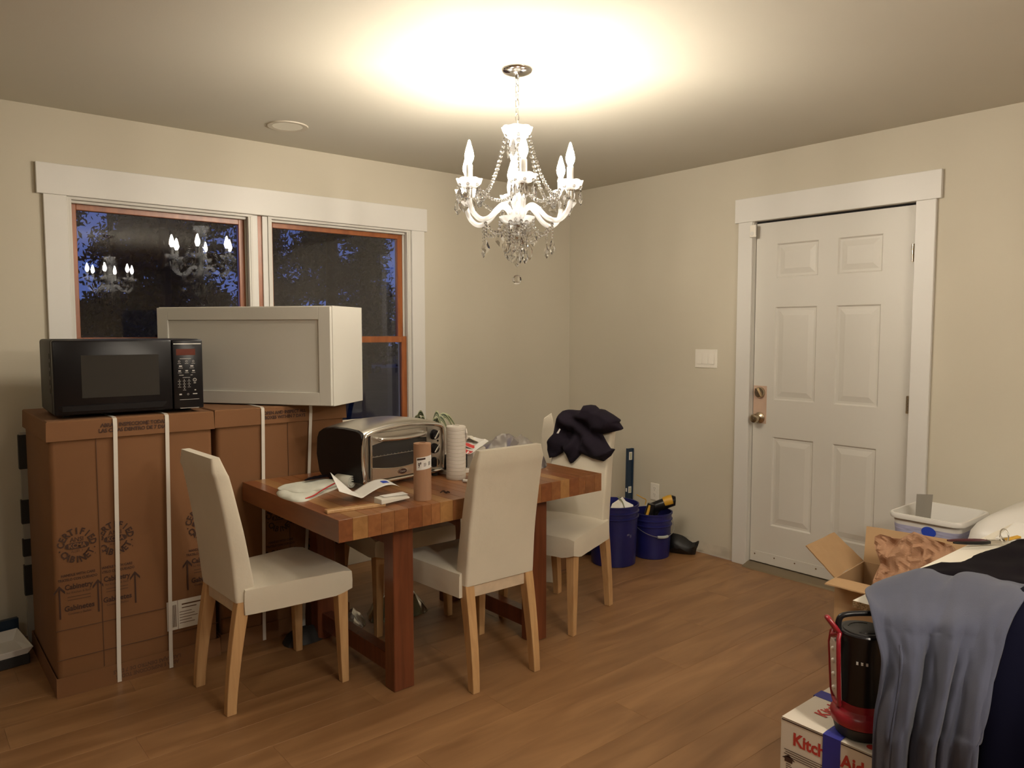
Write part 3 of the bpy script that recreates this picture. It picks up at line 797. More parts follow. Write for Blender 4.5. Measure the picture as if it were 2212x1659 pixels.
for i,xx in enumerate((0.008,0.037,0.064)):
    ringp(px0+xx,HM-0.094,0.0042); kb(px0+xx,HM-0.103,0.014,0.0014)
for xx in (0.013,0.058): kb(px0+xx,HM-0.114,0.012,0.006); kb(px0+xx,HM-0.122,0.018,0.0014)
for xx in (0.009,0.037,0.064): kb(px0+xx,HM-0.134,0.010,0.005); kb(px0+xx,HM-0.142,0.015,0.0014)
kb(px0+0.015,HM-0.152,0.018,0.002); kb(px0+0.056,HM-0.152,0.008,0.002); kb(px0+0.035,HM-0.162,0.030,0.0014)
for i,n_ in enumerate('1234567890'):
    text(t, n_, 0.0075, Mt(px0+0.007+0.019*(i%3)+(0.019 if n_=='0' else 0), HM-0.172-0.0125*(i//3)), bold=0.02)
    kb(px0+0.007+0.019*(i%3)+(0.019 if n_=='0' else 0), HM-0.1775-0.0125*(i//3), 0.013, 0.0012)
ringp(px0+0.068,HM-0.173,0.0075); kb(px0+0.068,HM-0.173,0.001,0.008); kb(px0+0.068,HM-0.186,0.009,0.003)
kb(px0+0.069,HM-0.216,0.006,0.004); kb(px0+0.010,HM-0.233,0.010,0.006); ringp(px0+0.040,HM-0.233,0.004); kb(px0+0.068,HM-0.232,0.018,0.004)
kb(px0+0.045,HM-0.255,0.078,0.0016)
t.build('key_labels', M_key, po)
MB().box(WM-0.098,WM-0.022,-0.0056,-0.0036,0.016+0.0,0.018).build('trim_line', M_steel, po)
v = MB()
for q in range(5): v.box(-0.0008,0.0006,0.055,0.075,HM-0.075-q*0.034,HM-0.055-q*0.034)
v.build('side_vents', M_gap, mw)

# ------------------------------------------------------------------ white wall cabinet (tilted on the cartons, turned toward the camera)
cab = empty('wall_cabinet', (-2.4325,-0.9634,1.0785), R(-53.55), label='white shaker wall cabinet lying on its side on the right carton', cat='cabinet')
CW, CD, CH = 0.908, 0.325, 0.455
b = MB(); b.box(-CW,0,0.020,CD,0,CH); b.build('cabinet_box', M_white, cab, bevel=0.0015)
d = MB(); fw = 0.058
def fr(x0,x1,z0,z1): d.box(x0,x1,0,0.019,z0,z1)
fr(-CW+.004,-CW+.004+fw,0.004,CH-.004); fr(-.004-fw,-.004,0.004,CH-.004); fr(-CW+.004+fw,-.004-fw,CH-.004-fw,CH-.004); fr(-CW+.004+fw,-.004-fw,0.004,0.004+fw)
do = d.build('door', M_white, cab, bevel=0.0012)
MB().box(-CW+.004+fw,-.004-fw,0.009,0.016,0.004+fw,CH-.004-fw).build('door_panel', M_white, do)

# ------------------------------------------------------------------ toaster oven
ov = empty('toaster_oven', (-2.455,-1.285,TZ), R(10.5), label='chrome and black toaster oven on the left half of the table', cat='toaster oven')
OW, OD, OH, OB = 0.465, 0.305, 0.248, 0.026
def oprof(n=10, g=0.0):
    """outline in y(depth)/z of the oven section; crowned top, slightly bellied sides"""
    pts = [(0,OB),(0.0,OB+0.02),(-0.004,OB+OH*0.45),(0,OB+OH-0.035),(0.012,OB+OH-0.012),(0.04,OB+OH)]
    pts += [(0.12,OB+OH+0.006),(0.20,OB+OH+0.004),(OD-0.04,OB+OH-0.006),(OD-0.01,OB+OH-0.028),(OD,OB+OH-0.06),(OD+0.004,OB+OH*0.4),(OD-0.008,OB+0.02),(OD-0.03,OB)]
    return [(p[0],p[1]) for p in pts]
P = oprof()
# crowned shell: width bulges toward mid height, top arcs across the width
def ring(xx, g):
    out = []
    for y_,z_ in P:
        hz = (z_-OB)/OH; out.append((0.5*OW+(xx-0.5*OW)*(1+0.030*math.sin(PI*max(0,min(1,hz)))), y_, z_-0.026*max(0,hz-0.55)*2.2*((xx-OW/2)/(OW/2))**2))
    return out
m = MB(); m.rings([ring(xx,0) for xx in [0.012+ (OW-0.024)*i/12 for i in range(13)]])
m.build('steel_shell', M_steel, ov, smooth=50)
for x0,x1 in ((0.0,0.012),(OW-0.012,OW)):
    m = MB(); m.rings([[(p[0],p[1]+0.004,p[2]+0.002-0.004*(p[2]>OB+OH*0.5)) for p in ring(x0,0)],[(p[0],p[1],p[2]) for p in ring(x1,0)]] if x0 < .1 else [[tuple(p) for p in ring(x0,0)],[(p[0],p[1]+0.004,p[2]) for p in ring(x1,0)]])
    m.build('side_panel', M_black, ov, smooth=40)
# chrome front bezel following the bellied outline
def bez(x, hz): return OW/2+(x-OW/2)*(1+0.030*math.sin(PI*hz))
FZ0, FZ1 = OB+0.004, OB+OH-0.030
loop = [(0.012,0.0),(0.004,0.10),(0.002,0.5),(0.004,0.85),(0.02,0.96),(0.10,1.03),(OW/2,1.07),(OW-0.10,1.03),(OW-0.02,0.96),(OW-0.004,0.85),(OW-0.002,0.5),(OW-0.004,0.10),(OW-0.012,0.0),(OW*0.75,-0.015),(OW/2,-0.02),(OW*0.25,-0.015)]
pts = [(bez(x_,max(0,min(1,h_))),-0.008,lerp(FZ0,FZ1,h_)) for x_,h_ in loop]
S_ = spline([pts[-2],pts[-1]]+pts+[pts[0],pts[1]], (len(pts)+3)*4)[8:8+len(pts)*4]
m = MB(); m.tube(S_, 0.009, 8, closed=True); m.build('front_bezel', M_chrome, ov, smooth=60)
m = MB(); m.prism([(p.x,p.z) for p in S_], 0,0.012, M=Matrix(((1,0,0,0),(0,0,1,-0.004),(0,1,0,0),(0,0,0,1)))); m.build('front_plate', M_steel, ov)
# door: frame pieces with window and lower curved chrome panel
dx0, dx1 = 0.030, 0.352
dr_ = MB()
def arc(n,x0,x1,z,h): return [(lerp(x0,x1,i/n), z-h*math.sin(PI*i/n)) for i in range(n+1)]
low = [(dx0,FZ0+0.010),(dx1,FZ0+0.010)]+[(x_,z_) for x_,z_ in reversed(arc(12,dx0,dx1,FZ0+0.062,0.016))]
Mfl = Matrix(((1,0,0,0),(0,0,1,-0.018),(0,1,0,0),(0,0,0,1)))
dr_.prism(low, 0,0.008, M=Mfl); do = dr_.build('glass_door_panel', M_chrome, ov)
m = MB(); top = [(dx0,FZ1-0.006),(dx1,FZ1-0.006),(dx1,FZ1-0.052)]+[(x_,z_+0.0) for x_,z_ in [(dx1-0.03,FZ1-0.050),(dx1-0.10,FZ1-0.038),(OW*0.4,FZ1-0.032),(dx0+0.10,FZ1-0.038),(dx0+0.03,FZ1-0.050),(dx0,FZ1-0.055)]]
m.prism(top, 0,0.008, M=Mfl); m.build('door_top_rail', M_steel, do)
m = MB(); m.tube([(x_,-0.0195,z_) for x_,z_ in arc(16,dx0,dx1,FZ0+0.063,0.016)], 0.0022, 6); m.build('panel_edge', M_chrome, do)
m = MB(); m.box(dx0+.003,dx1-.003,-0.0135,-0.0115,FZ0+0.045,FZ1-0.032); m.build('door_window', M_darkglass, do)
m = MB()
for x_ in (dx0+0.001,dx1-0.001): m.box(x_-0.003,x_+0.003,-0.018,-0.010,FZ0+0.01,FZ1-0.006)
m.build('door_stile', M_chrome, do)
m = MB(); m.tube([(dx0+.006,-0.0142,FZ0+0.108),(dx1-.006,-0.0142,FZ0+0.108)], 0.0013, 5)
for q in range(16): m.tube([(dx0+.012+q*0.020,-0.0142,FZ0+0.108),(dx0+.012+q*0.020,-0.0142,FZ0+0.113)], 0.0011, 5)
m.build('rack', M_steel, do)
m = MB(); h = spline([(dx0+0.030,-0.016,FZ1-0.028),(dx0+0.033,-0.042,FZ1-0.030),(dx0+0.10,-0.050,FZ1-0.034),((dx0+dx1)/2,-0.052,FZ1-0.035),(dx1-0.10,-0.050,FZ1-0.034),(dx1-0.033,-0.042,FZ1-0.030),(dx1-0.030,-0.016,FZ1-0.028)], 30)
m.tube(h, 0.0085, 10); m.build('handle', M_chrome, do, smooth=60)
m = MB(); el = [(0.022*math.cos(2*PI*k/24),0.011*math.sin(2*PI*k/24)) for k in range(24)]
m.prism(el,0,0.003, M=Matrix(((1,0,0,(dx0+dx1)/2+0.01),(0,0,1,-0.0215),(0,1,0,FZ0+0.028),(0,0,0,1)))); eo = m.build('emblem', M_red_emblem, do)
m = MB(); text(m,'Oster',0.014,Matrix.Translation(((dx0+dx1)/2+0.01,-0.0218,FZ0+0.028)) @ Euler((PI/2,0,0)).to_matrix().to_4x4()); m.build('emblem_text', M_key, eo)
m = MB(); e2 = [((dx0+dx1)/2+0.01+0.0235*math.cos(2*PI*k/32),-0.0205,FZ0+0.028+0.0122*math.sin(2*PI*k/32)) for k in range(32)]; m.tube(e2,0.0014,5,closed=True); m.build('emblem_ring', M_chrome, do)
for i,z_ in enumerate((FZ1-0.048,FZ1-0.112,FZ1-0.176)):
    kx = 0.408; Mk = frame((kx,-0.004,z_),(1,0,0),(0,0,1)); 
    m = MB(); m.lathe([(0.024,0.0),(0.023,0.010),(0.019,0.018)],24,M=Mk); ko = m.build('control_knob', M_black, ov, smooth=40)
    a = R((50,48,90)[i]); m = MB(); m.tube([(kx-0.021*math.cos(a),-0.026,z_-0.021*math.sin(a)),(kx+0.021*math.cos(a),-0.026,z_+0.021*math.sin(a))],0.005,8); m.build('knob_bar', M_chrome, ko, smooth=60)
m = MB(); m.lathe([(0.005,0),(0.004,0.004)],12,M=frame((0.433,-0.004,FZ1-0.080),(1,0,0),(0,0,1))); m.build('indicator', M_black, ov)
for x_ in (0.035,OW-0.035):
    for y_ in (0.015,OD-0.05): MB().lathe([(0.014,0),(0.019,0.030)],12,M=TR(x_,y_,0)).build('foot', M_blackm, ov)

# ------------------------------------------------------------------ things on the table
kr = empty('kraft_paper_roll', (-2.353,-1.578,TZ), R(-50), label='upright roll of brown kraft paper with a white label on the table edge', cat='paper roll')
m = MB(); m.lathe([(0.0145,0.003),(0.0350,0.0),(0.0352,0.05),(0.0350,0.226),(0.0140,0.2286),(0.0135,0.20),(0.0135,0.004)],36,cap=False); m.build('paper_roll', M_kraft, kr, smooth=40)
m = MB(); m.grid(lambda u,v: ((0.0356+0.004*u*u*(1-v)*(v<0.55))*math.cos(R(-95+45*u)),(0.0356+0.004*u*u*(1-v)*(v<0.55))*math.sin(R(-95+45*u)),lerp(0.001,0.228,v)),8,12); m.build('loose_edge', M_kraft, kr, solid=0.0006)
m = MB(); m.grid(lambda u,v: (0.0366*math.cos(R(-112+112*u)),0.0366*math.sin(R(-112+112*u)),0.122+0.050*v+0.010*u),12,2); lo = m.build('price_label', M_paper, kr, solid=0.0004)
m = MB()
def cyl(u,v): return (0.0371*math.cos(R(-112+112*u)),0.0371*math.sin(R(-112+112*u)),0.122+0.050*v+0.010*u)
tt = MB(); text(tt,'9"',0.36,Matrix.Identity(4),bold=0.03)
m.add([cyl(0.20+v.x*0.60,0.36+v.y*1.55) for v in tt.v], tt.f)
def bar(u0,u1,v0,v1): m.grid(lambda u,v: cyl(lerp(u0,u1,u),lerp(v0,v1,v)),6,1)
bar(0.05,0.52,0.78,0.92); bar(0.42,0.56,0.46,0.50); bar(0.42,0.58,0.36,0.40); bar(0.42,0.56,0.26,0.30)
for q in range(6): bar(0.70+q*0.025,0.712+q*0.025,0.25,0.55)
m.build('label_print', M_ink, lo)

tr = empty('paper_towel_roll', (-2.002,-1.318,TZ), label='tall white roll of ribbed paper towels standing behind the kraft roll', cat='paper roll')
m = MB(); prof = [(0.016,0.003),(0.0425,0.0)]
for i in range(14):
    z0 = 0.004+i*0.0168; prof += [(0.0445,z0+0.001),(0.0448,z0+0.008),(0.0445,z0+0.0150),(0.0430,z0+0.0160)]
prof += [(0.0430,0.241),(0.0165,0.242),(0.016,0.20),(0.016,0.004)]
prof = [(r_,min(z_,0.242)) for r_,z_ in prof]
m.lathe(prof,40,cap=False); m.build('towel_roll', M_roll, tr, smooth=25)
m = MB(); m.lathe([(0.0158,0.235),(0.0158,0.01)],20,cap=False); m.build('core', M_card, tr)
ed = math.radians(-30)
m = MB(); inflate(m, [(0,0),(0.012,0.008),(0.016,0.03),(0.010,0.050),(0.004,0.056),(-0.012,0.060),(-0.020,0.04),(-0.012,0.012)], frame((0.040,-0.022,0.170),(0.5,0.86,0),(0,0,1)), lambda x_,y_,d: 0.003+0.004*nz(x_*80,y_*80), lambda x_,y_,d:-0.001, step=0.008); m.build('torn_corner', M_roll, tr)
m = MB(); m.tube(spline([(0.046,-0.018,0.178),(0.054,-0.020,0.184),(0.060,-0.024,0.190)],6),[0.003,0.0025,0.002,0.003,0.0045,0.005,0.003],6); m.build('torn_curl', M_roll, tr)

# plant in a pale pot behind the oven
pl_ = empty('potted_plant', (-1.925,-0.985,TZ), label='green striped arching plant in a pale grey pot between oven and towel roll', cat='plant')
m = MB(); m.lathe([(0.045,0),(0.052,0.004),(0.068,0.115),(0.072,0.118),(0.072,0.128),(0.064,0.128),(0.060,0.10),(0.001,0.10)],32); m.build('pot', M_pot, pl_, smooth=40)
def leaf(a, l, rise, droop, w, nm='leaf'):
    d = Vector((math.cos(a),math.sin(a),0)); sd = (Vector((-math.sin(a),math.cos(a),0))*0.45+Vector((0,0,0.9))).normalized(); n = 14
    c_ = [Vector((0,0,0.10))+d*(l*(t**1.15))+Vector((0,0,rise*math.sin(PI*min(1,t*0.78))*1.0-droop*t**3)) for t in [i/n for i in range(n+1)]]
    g, s = MB(), MB()
    def wid(t): return 1.5*w*(0.55+0.8*t)*(1-t**5)+0.0006
    def row(i, o): t=i/n; return [c_[i]-sd*wid(t)*o[0]+Vector((0,0,o[2])), c_[i]+sd*wid(t)*o[1]+Vector((0,0,o[2]))]
    for lo_,hi_,mb_ in ((-1,-0.62,s),(-0.62,-0.08,g),(-0.08,0.10,s),(0.10,0.66,g),(0.66,1,s)):
        vs = []
        for i in range(n+1):
            t = i/n
            for q in (lo_,hi_): vs.append(c_[i]+sd*wid(t)*q+Vector((0,0,-abs(q)*-0.004)))
        mb_.add(vs, [(2*i,2*i+1,2*i+3,2*i+2) for i in range(n)])
    lo = g.build(nm, M_leaf, pl_, solid=0.0008, smooth=60, merge=True); s.build('leaf_stripe', M_leafs, lo, solid=0.0009)
for a,l,ri,dr2,w in ((R(-12),0.16,0.155,0.05,0.010),(R(-25),0.135,0.165,0.07,0.010),(R(-40),0.10,0.150,0.05,0.011),(R(150),0.075,0.175,0.04,0.010),(R(128),0.10,0.145,0.02,0.010),(R(170),0.06,0.14,0.0,0.009),(R(60),0.14,0.12,0.03,0.010),(R(205),0.12,0.12,0.03,0.010),(R(95),0.12,0.10,0.05,0.009),(R(-60),0.07,0.17,0.03,0.010),(R(20),0.10,0.13,0.03,0.010)): leaf(a,l,ri,dr2,w)

# black case with papers behind the towel roll
bc = empty('black_case', (-1.935,-1.205,TZ), R(6), label='low black case with loose white papers on it, behind the towel roll', cat='case')
MB().box(-0.05,0.06,-0.035,0.06,0.022,0.092).build('case_body', M_blackm, bc, bevel=0.008, seg=2)
MB().box(-0.055,0.065,-0.045,0.07,0,0.020).build('case_base', M_paperwarm, bc, bevel=0.003)
pp = MB(); pp.grid(lambda u,v:(-0.045+0.10*u,-0.03+0.08*v,0.0935+0.004*abs(nz(u*3,v*3))),6,4); pp.build('loose_paper', M_paper, bc, solid=0.001)
MB().hexa([(-0.02,-0.02,0.0985),(0.05,-0.03,0.0985),(0.055,0.02,0.0985),(-0.015,0.025,0.0985)],[(-0.02,-0.02,0.104),(0.05,-0.03,0.107),(0.055,0.02,0.107),(-0.015,0.025,0.104)]).build('folded_paper', M_paper, bc)

# dish towel, folded and partly rolled
dt = empty('dish_towel', (-2.66,-1.14,TZ), R(0), label='folded pale dish towel with a red edge lying left of the oven', cat='towel')
Px = [(-0.115,-0.045),(-0.105,-0.150),(-0.075,-0.175),(-0.03,-0.150),(0.06,-0.085),(0.145,-0.025),(0.155,0.03),(0.14,0.09),(0.09,0.125),(0.03,0.125),(-0.05,0.095),(-0.095,0.045)]
Px = smoothpoly(Px,3)
m = MB(); inflate(m, Px, TR(), lambda x_,y_,d: 0.004+0.010*(1-math.exp(-d/0.012))+0.007*nz(x_*14,y_*14,2)+0.005*ridge(x_*9,y_*12,6)*min(1,d/0.02), None, 0.011); m.build('towel_under', M_towel, dt, smooth=60)
P2 = smoothpoly([(-0.085,0.045),(-0.045,-0.075),(0.055,-0.072),(0.15,-0.02),(0.16,0.05),(0.12,0.11),(0.03,0.115),(-0.05,0.09)],3)
m = MB(); inflate(m, P2, TR(0,0,0.013), lambda x_,y_,d: 0.004+0.008*(1-math.exp(-d/0.01))+0.006*nz(x_*16,y_*16,5)+0.02*max(0,x_-0.08)*4, None, 0.014); m.build('towel_fold', M_towel, dt, smooth=60)
m = MB(); sp = []
for i in range(60):
    a = i/60*2*PI*2.6; r_ = 0.008+0.020*i/60; sp.append((r_*math.cos(a), r_*math.sin(a)))
vs = []
for x_ in (-0.075,0.015):
    for y_,z_ in sp: vs.append((x_, y_, z_))
m.add(vs, [(i,i+1,i+61,i+60) for i in range(59)], M=TR(0.165,-0.010,0.029,0,0,R(105)))
m.build('rolled_end', M_towel, dt, solid=0.004, smooth=60)
m = MB(); m.tube(spline([(-0.062,-0.160,0.008),(-0.02,-0.145,0.012),(0.03,-0.108,0.018),(0.08,-0.07,0.022),(0.135,-0.03,0.026)],24),0.0028,6); m.build('red_hem', M_redp, dt, smooth=60)
nb = MB(); inflate(nb, smoothpoly([(-0.09,-0.022),(-0.02,-0.03),(0.075,-0.035),(0.085,0.02),(0.02,0.028),(-0.04,0.012)],3), TR(-2.570,-1.062,TZ+0.036,0,0,R(12),s=0.72), lambda x_,y_,d: 0.003+0.006*(1-math.exp(-d/0.01))+0.003*nz(x_*40,y_*40), None, 0.01)
tag(nb.build('black_cloth', M_navy2, None, smooth=60), 'small black cloth on the dish towel next to the oven side', 'cloth')

# folded leaflet
lf = MB()
vs = [(0.0,0.0,0.004),(0.145,-0.135,0.004)]
def leafp(u,v):
    # spine along local y; left wing rises, right wing curls up gently
    if u < 0.45: t=(0.45-u)/0.45; return (-0.095*t, 0.13*v-0.02*t, 0.004+0.040*t+0.052*t*v)
    t=(u-0.45)/0.55; return (0.165*t, 0.13*v+0.03*t, 0.004+0.050*math.sin(PI*0.5*t)-0.026*t**4)
lf.grid(leafp, 28, 8)
lfo = lf.build('leaflet', M_paper, None, solid=0.0008, smooth=30); lfo.location = (-2.568,-1.478,TZ+0.014); lfo.rotation_euler = (0,0,R(-12))
tag(lfo, 'white folded leaflet with a blue mark, standing open on the table corner', 'paper')
m = MB(); m.grid(lambda u,v: tuple(Vector(leafp(0.80+0.10*u,0.30+0.35*v))+Vector((0,0,0.0012))),4,3); m.build('blue_mark', M_bluep, lfo)
# flat envelope and wooden stick under it
st = MB(); st.box(-0.115,0.115,-0.015,0.015,0,0.012)
so = st.build('paint_stick', M_birch, None, bevel=0.002); so.location = (-2.640,-1.560,TZ); so.rotation_euler = (0,0,R(-8)); tag(so, 'pale wooden stick lying at the near left corner of the table', 'stick')
bx_ = empty('knife_sheath', (-2.490,-1.560,TZ), R(9), label='small white folded card sleeve on the end of the wooden stick', cat='sleeve')
MB().hexa([(-0.065,-0.028,0.0105),(0.082,-0.022,0.0105),(0.082,0.022,0.0105),(-0.065,0.02,0.0105)],[(-0.065,-0.026,0.030),(0.082,-0.020,0.016),(0.084,0.022,0.030),(-0.065,0.02,0.034)]).build('sleeve', M_paperwarm, bx_, bevel=0.002)
m = MB(); m.hexa([(-0.04,-0.012,0.0332),(0.08,-0.012,0.0252),(0.08,0.020,0.0302),(-0.04,0.018,0.0346)],[(-0.04,-0.012,0.0342),(0.08,-0.012,0.0262),(0.08,0.020,0.0312),(-0.04,0.018,0.0356)]); m.build('sleeve_flap', M_paper, bx_)
# roll of white tape / chalk stick
ck = MB(); ck.tube([(-0.019,0,0.0075),(0.019,0,0.0075)],0.0075,14); co = ck.build('chalk_stub', M_paper, None, bevel=0.0015, smooth=40); co.location=(-2.02,-1.425,TZ); co.rotation_euler=(0,0,R(-62)); tag(co,'small white cylinder lying at the foot of the paper towel roll','chalk')
# dark twist of plastic
tw = MB(); tw.tube(spline([(-0.02,0,0.004),(-0.006,0.006,0.010),(0.004,-0.004,0.004),(0.012,0.002,0.006),(0.02,-0.002,0.003)],16),[0.002+0.002*math.sin(PI*i/16) for i in range(17)],6); to = tw.build('twist_tie', M_ink, None, smooth=60); to.location=(-2.222,-1.545,TZ); to.rotation_euler=(0,0,R(-20)); tag(to,'tiny dark twist lying right of the kraft paper roll','twist tie')
# mail stack and grey plastic bag
def crumple_bag(name, P, M, T, mat_, label, cat, step=0.02, seed=0, amp=0.02, freq=9):
    m = MB(); P = smoothpoly(P,3)
    inflate(m, P, M, lambda x_,y_,d: T*(1-math.exp(-d/(T*0.6)))+amp*(ridge(x_*freq,y_*freq,seed)-0.4)*min(1,d/0.02)*1.0+amp*0.4*nz(x_*freq*3,y_*freq*3,seed), None, step)
    o = m.build(name, mat_, None, smooth=25); tag(o,label,cat); return o
crumple_bag('plastic_bag', [(-0.15,-0.12),(0.02,-0.15),(0.16,-0.14),(0.20,0.0),(0.17,0.12),(0.02,0.15),(-0.14,0.13),(-0.17,0.0)], TR(-1.590,-1.185,TZ+0.001,0,0,R(-35)), 0.205, M_bagp, 'crumpled grey plastic bag on the right half of the table, behind the near chair', 'bag', 0.018, 3, 0.03, 11)
ml = empty('mail_pile', (-1.790,-1.160,TZ+0.0), R(20), label='pile of red and white mail leaning on the grey plastic bag', cat='mail')
for i,(dx,dy,dz,rx,ry,rz,w,h,mm) in enumerate(((0.0,0.0,0.128,14,-10,5,0.13,0.09,M_paper),(0.02,0.01,0.143,20,8,20,0.12,0.08,M_paperwarm),(-0.03,-0.02,0.118,8,-20,-10,0.14,0.09,M_paper))):
    m = MB(); m.grid(lambda u,v:(w*(u-.5),h*(v-.5),0.012*nz(u*2,v*2,i)),6,4,M=TR(dx,dy,dz,R(rx),R(ry),R(rz))); po = m.build('sheet', mm, ml, solid=0.0012)
    m = MB(); m.grid(lambda u,v:(w*(lerp(-.48,-.30,u)),h*(lerp(-.45,.45,v)),0.012*nz((u*.18+.02)*2,v*2,i)+0.0011),3,4,M=TR(dx,dy,dz,R(rx),R(ry),R(rz))); m.build('red_print', M_redp if i != 1 else M_green_ink, po)
m = MB(); m.box(-0.055,0.055,-0.045,0.045,0.0,0.105); m.build('mail_bundle', M_paperwarm, ml, bevel=0.006)

# ------------------------------------------------------------------ jacket over the chair at the right end
fac = Vector((math.cos(R(195)),math.sin(R(195)),0)); rgt = Vector((0.259,-0.966,0))
jk = empty('jacket', (-1.19,-1.32,0.70), label='dark navy jacket heaped over the back of the chair at the right end', cat='jacket')
JO = [(-0.144,0.256),(-0.105,0.3),(-0.063,0.307),(0.001,0.308),(0.02,0.335),(0.073,0.337),(0.097,0.32),(0.131,0.318),(0.222,0.275),(0.218,0.261),(0.24,0.237),(0.232,0.223),(0.141,0.197),(0.135,0.187),(0.183,0.128),(0.208,0.125),(0.152,0.061),(0.029,0.085),(0.012,0.078),(-0.027,0.036),(-0.048,0.04),(-0.087,0.101),(-0.095,0.081),(-0.17,0.047),(-0.193,0.136),(-0.161,0.175)]
JO = smoothpoly(JO[::-1],2)
Jf = frame(fac*0.058, rgt, (0,0,1))
def jbase(y): return -0.048*(y/0.26)
def jfront(x,y,d):
    f = 0.006+0.022*(1-math.exp(-d/0.012))
    q = math.sin((x*0.75+y*1.1)*31+5*nz(x*5,y*5)); w = 0.013*q + 0.006*math.sin((x*1.1-y*0.5)*42+4*nz(x*6,y*6,3)) + 0.026*(ridge(x*7+y*4,y*7-x*4,2)-0.35) + 0.006*nz(x*18,y*18,7)
    hole = math.exp(-(((x+0.06)/0.035)**2+((y-0.17)/0.04)**2))
    up_ = max(0,y-0.18)*0.18
    return jbase(y)+f+w*min(1,d/0.02)-0.030*hole+up_
def jback(x,y,d):
    t = max(0,min(1,(y-0.225)/0.04)); return jbase(y)-0.002-t*0.085*(1-math.exp(-d/0.03))
m = MB(); inflate(m, JO, Jf, jfront, jback, 0.0075); m.build('jacket_front', M_navy, jk, smooth=55)
RO = smoothpoly([(-0.12,0.250),(-0.13,0.12),(-0.09,0.02),(0.02,0.06),(0.09,-0.02),(0.13,0.10),(0.12,0.250),(0.0,0.275)],3)
Jr = frame(fac*-0.035+Vector((0,0,0)), -rgt, (0,0,1))
m = MB(); inflate(m, RO, Jr, lambda x,y,d: 0.06*(y/0.26)+0.008+0.022*(1-math.exp(-d/0.02))+0.010*nz(x*14,y*8,4), lambda x,y,d:0.06*(y/0.26)-0.004, 0.018); m.build('jacket_back', M_navy, jk, smooth=55)
tg = MB(); tg.add([(-0.098,0.190,0.042),(-0.086,0.190,0.042),(-0.074,0.212,0.042),(-0.080,0.216,0.042)], [(0,1,2,3)], M=Jf); tg.build('care_tag', M_paper, jk, solid=0.001)
# pale board just behind that chair
fb = MB(); fb.prism([(-0.035,0),(0.05,0),(0.05,0.80),(0.012,0.965),(-0.030,0.935),(-0.042,0.84)], -0.008, 0.008, M=Matrix(((1,0,0,0),(0,0,1,0),(0,1,0,0),(0,0,0,1))))
fo = fb.build('pale_board', M_cover, None, bevel=0.003); fo.location=(-1.142,-1.012,0); fo.rotation_euler=(R(0),0,R(-50)); tag(fo,'narrow cream board standing upright behind the left edge of the chair with the jacket','board')

# ------------------------------------------------------------------ buckets, level, bags by the wall
def bucket(name, loc, r0, r1, h, label, bail):
    b = empty(name, loc, label=label, cat='bucket', group='blue buckets by the wall')
    pr_ = [(0.001,0.004),(r0-0.006,0.0),(r0,0.004),(lerp(r0,r1,0.72),h*0.72)]
    for z,g in ((h-0.085,0),(h-0.080,0.007),(h-0.074,0.007),(h-0.070,0.0),(h-0.050,0),(h-0.046,0.007),(h-0.040,0.007),(h-0.036,0),(h-0.012,0.0),(h-0.010,0.005),(h,0.005)):
        pr_.append((lerp(r0,r1,z/h)+g,z))
    pr_ += [(r1-0.003,h),(lerp(r0,r1,0.5)-0.004,h*0.5),(r0-0.005,0.008),(0.001,0.007)]
    MB().lathe(pr_,48,cap=False).build('bucket_body', M_blue, b, smooth=30)
    if bail is not None:
        a, zl = bail
        d = Vector((math.cos(a),math.sin(a),0)); t = Vector((-math.sin(a),math.cos(a),0)); rr = r1+0.012
        for s in (-1,1):
            MB().lathe([(0.014,0),(0.014,0.010),(0.008,0.012)],16,M=frame(t*s*(r1-0.004)+Vector((0,0,h-0.058)),(0,0,1),d*s)).build('bail_ear', M_blue, b)
        pts = []
        for i in range(25):
            q = PI*i/24; pts.append(t*math.cos(q)*rr + d*math.sin(q)*(rr+0.012) + Vector((0,0,h-0.058-zl*math.sin(q))))
        wv = MB().tube(pts,0.0022,6).build('bail_wire', M_wire, b, smooth=60)
        g = MB(); g.tube([pts[10],pts[11],pts[12],pts[13],pts[14]],[0.008,0.009,0.009,0.009,0.008],12)
        g.build('bail_grip', M_grip, wv, smooth=40)
    return b
bA = bucket('utility_bucket', (-0.575,-0.985,0), 0.135, 0.150, 0.370, 'taller blue bucket holding papers, just right of the chair with the jacket', None)
sc = MB()
for (a,z,w,h) in ((-100,0.20,0.02,0.012),(-92,0.19,0.012,0.02),(-70,0.05,0.01,0.03),(-62,0.03,0.012,0.015),(-75,0.29,0.01,0.008),(-66,0.27,0.014,0.010)):
    r_ = lerp(0.135,0.150,z/0.37)+0.0006
    sc.add([(r_*math.cos(R(a)+q*w/r_),r_*math.sin(R(a)+q*w/r_),z+p*h) for q,p in ((-.5,-.5),(.5,-.3),(.4,.5),(-.4,.4))], [(0,1,2,3)])
sc.build('scuff_marks', M_scrape, bA)
pb = empty('paper_wad', (-0.555,-1.00,0.29), label='white and green papers stuffed in the taller blue bucket', cat='paper'); pb.scale = (0.76,0.76,1)
for i,(P_,M_,mm) in enumerate((([(-0.10,-0.06),(0.08,-0.08),(0.11,0.02),(0.05,0.10),(-0.04,0.05)],frame((-0.01,-0.01,0.030),(0.80,-0.6,0.0),(0.3,0.4,0.55)),M_paperwarm),([(-0.06,-0.08),(0.08,-0.08),(0.10,0.02),(0.02,0.07)],frame((0.01,-0.03,0.040),(0.75,-0.65,0.1),(0.4,0.3,0.5)),M_paper))):
    m = MB(); inflate(m, P_, M_, lambda x,y,d: 0.002+0.008*nz(x*20,y*20,i), lambda x,y,d: 0.008*nz(x*20,y*20,i)-0.001, 0.015); m.build('paper_sheet', mm, pb, smooth=40)
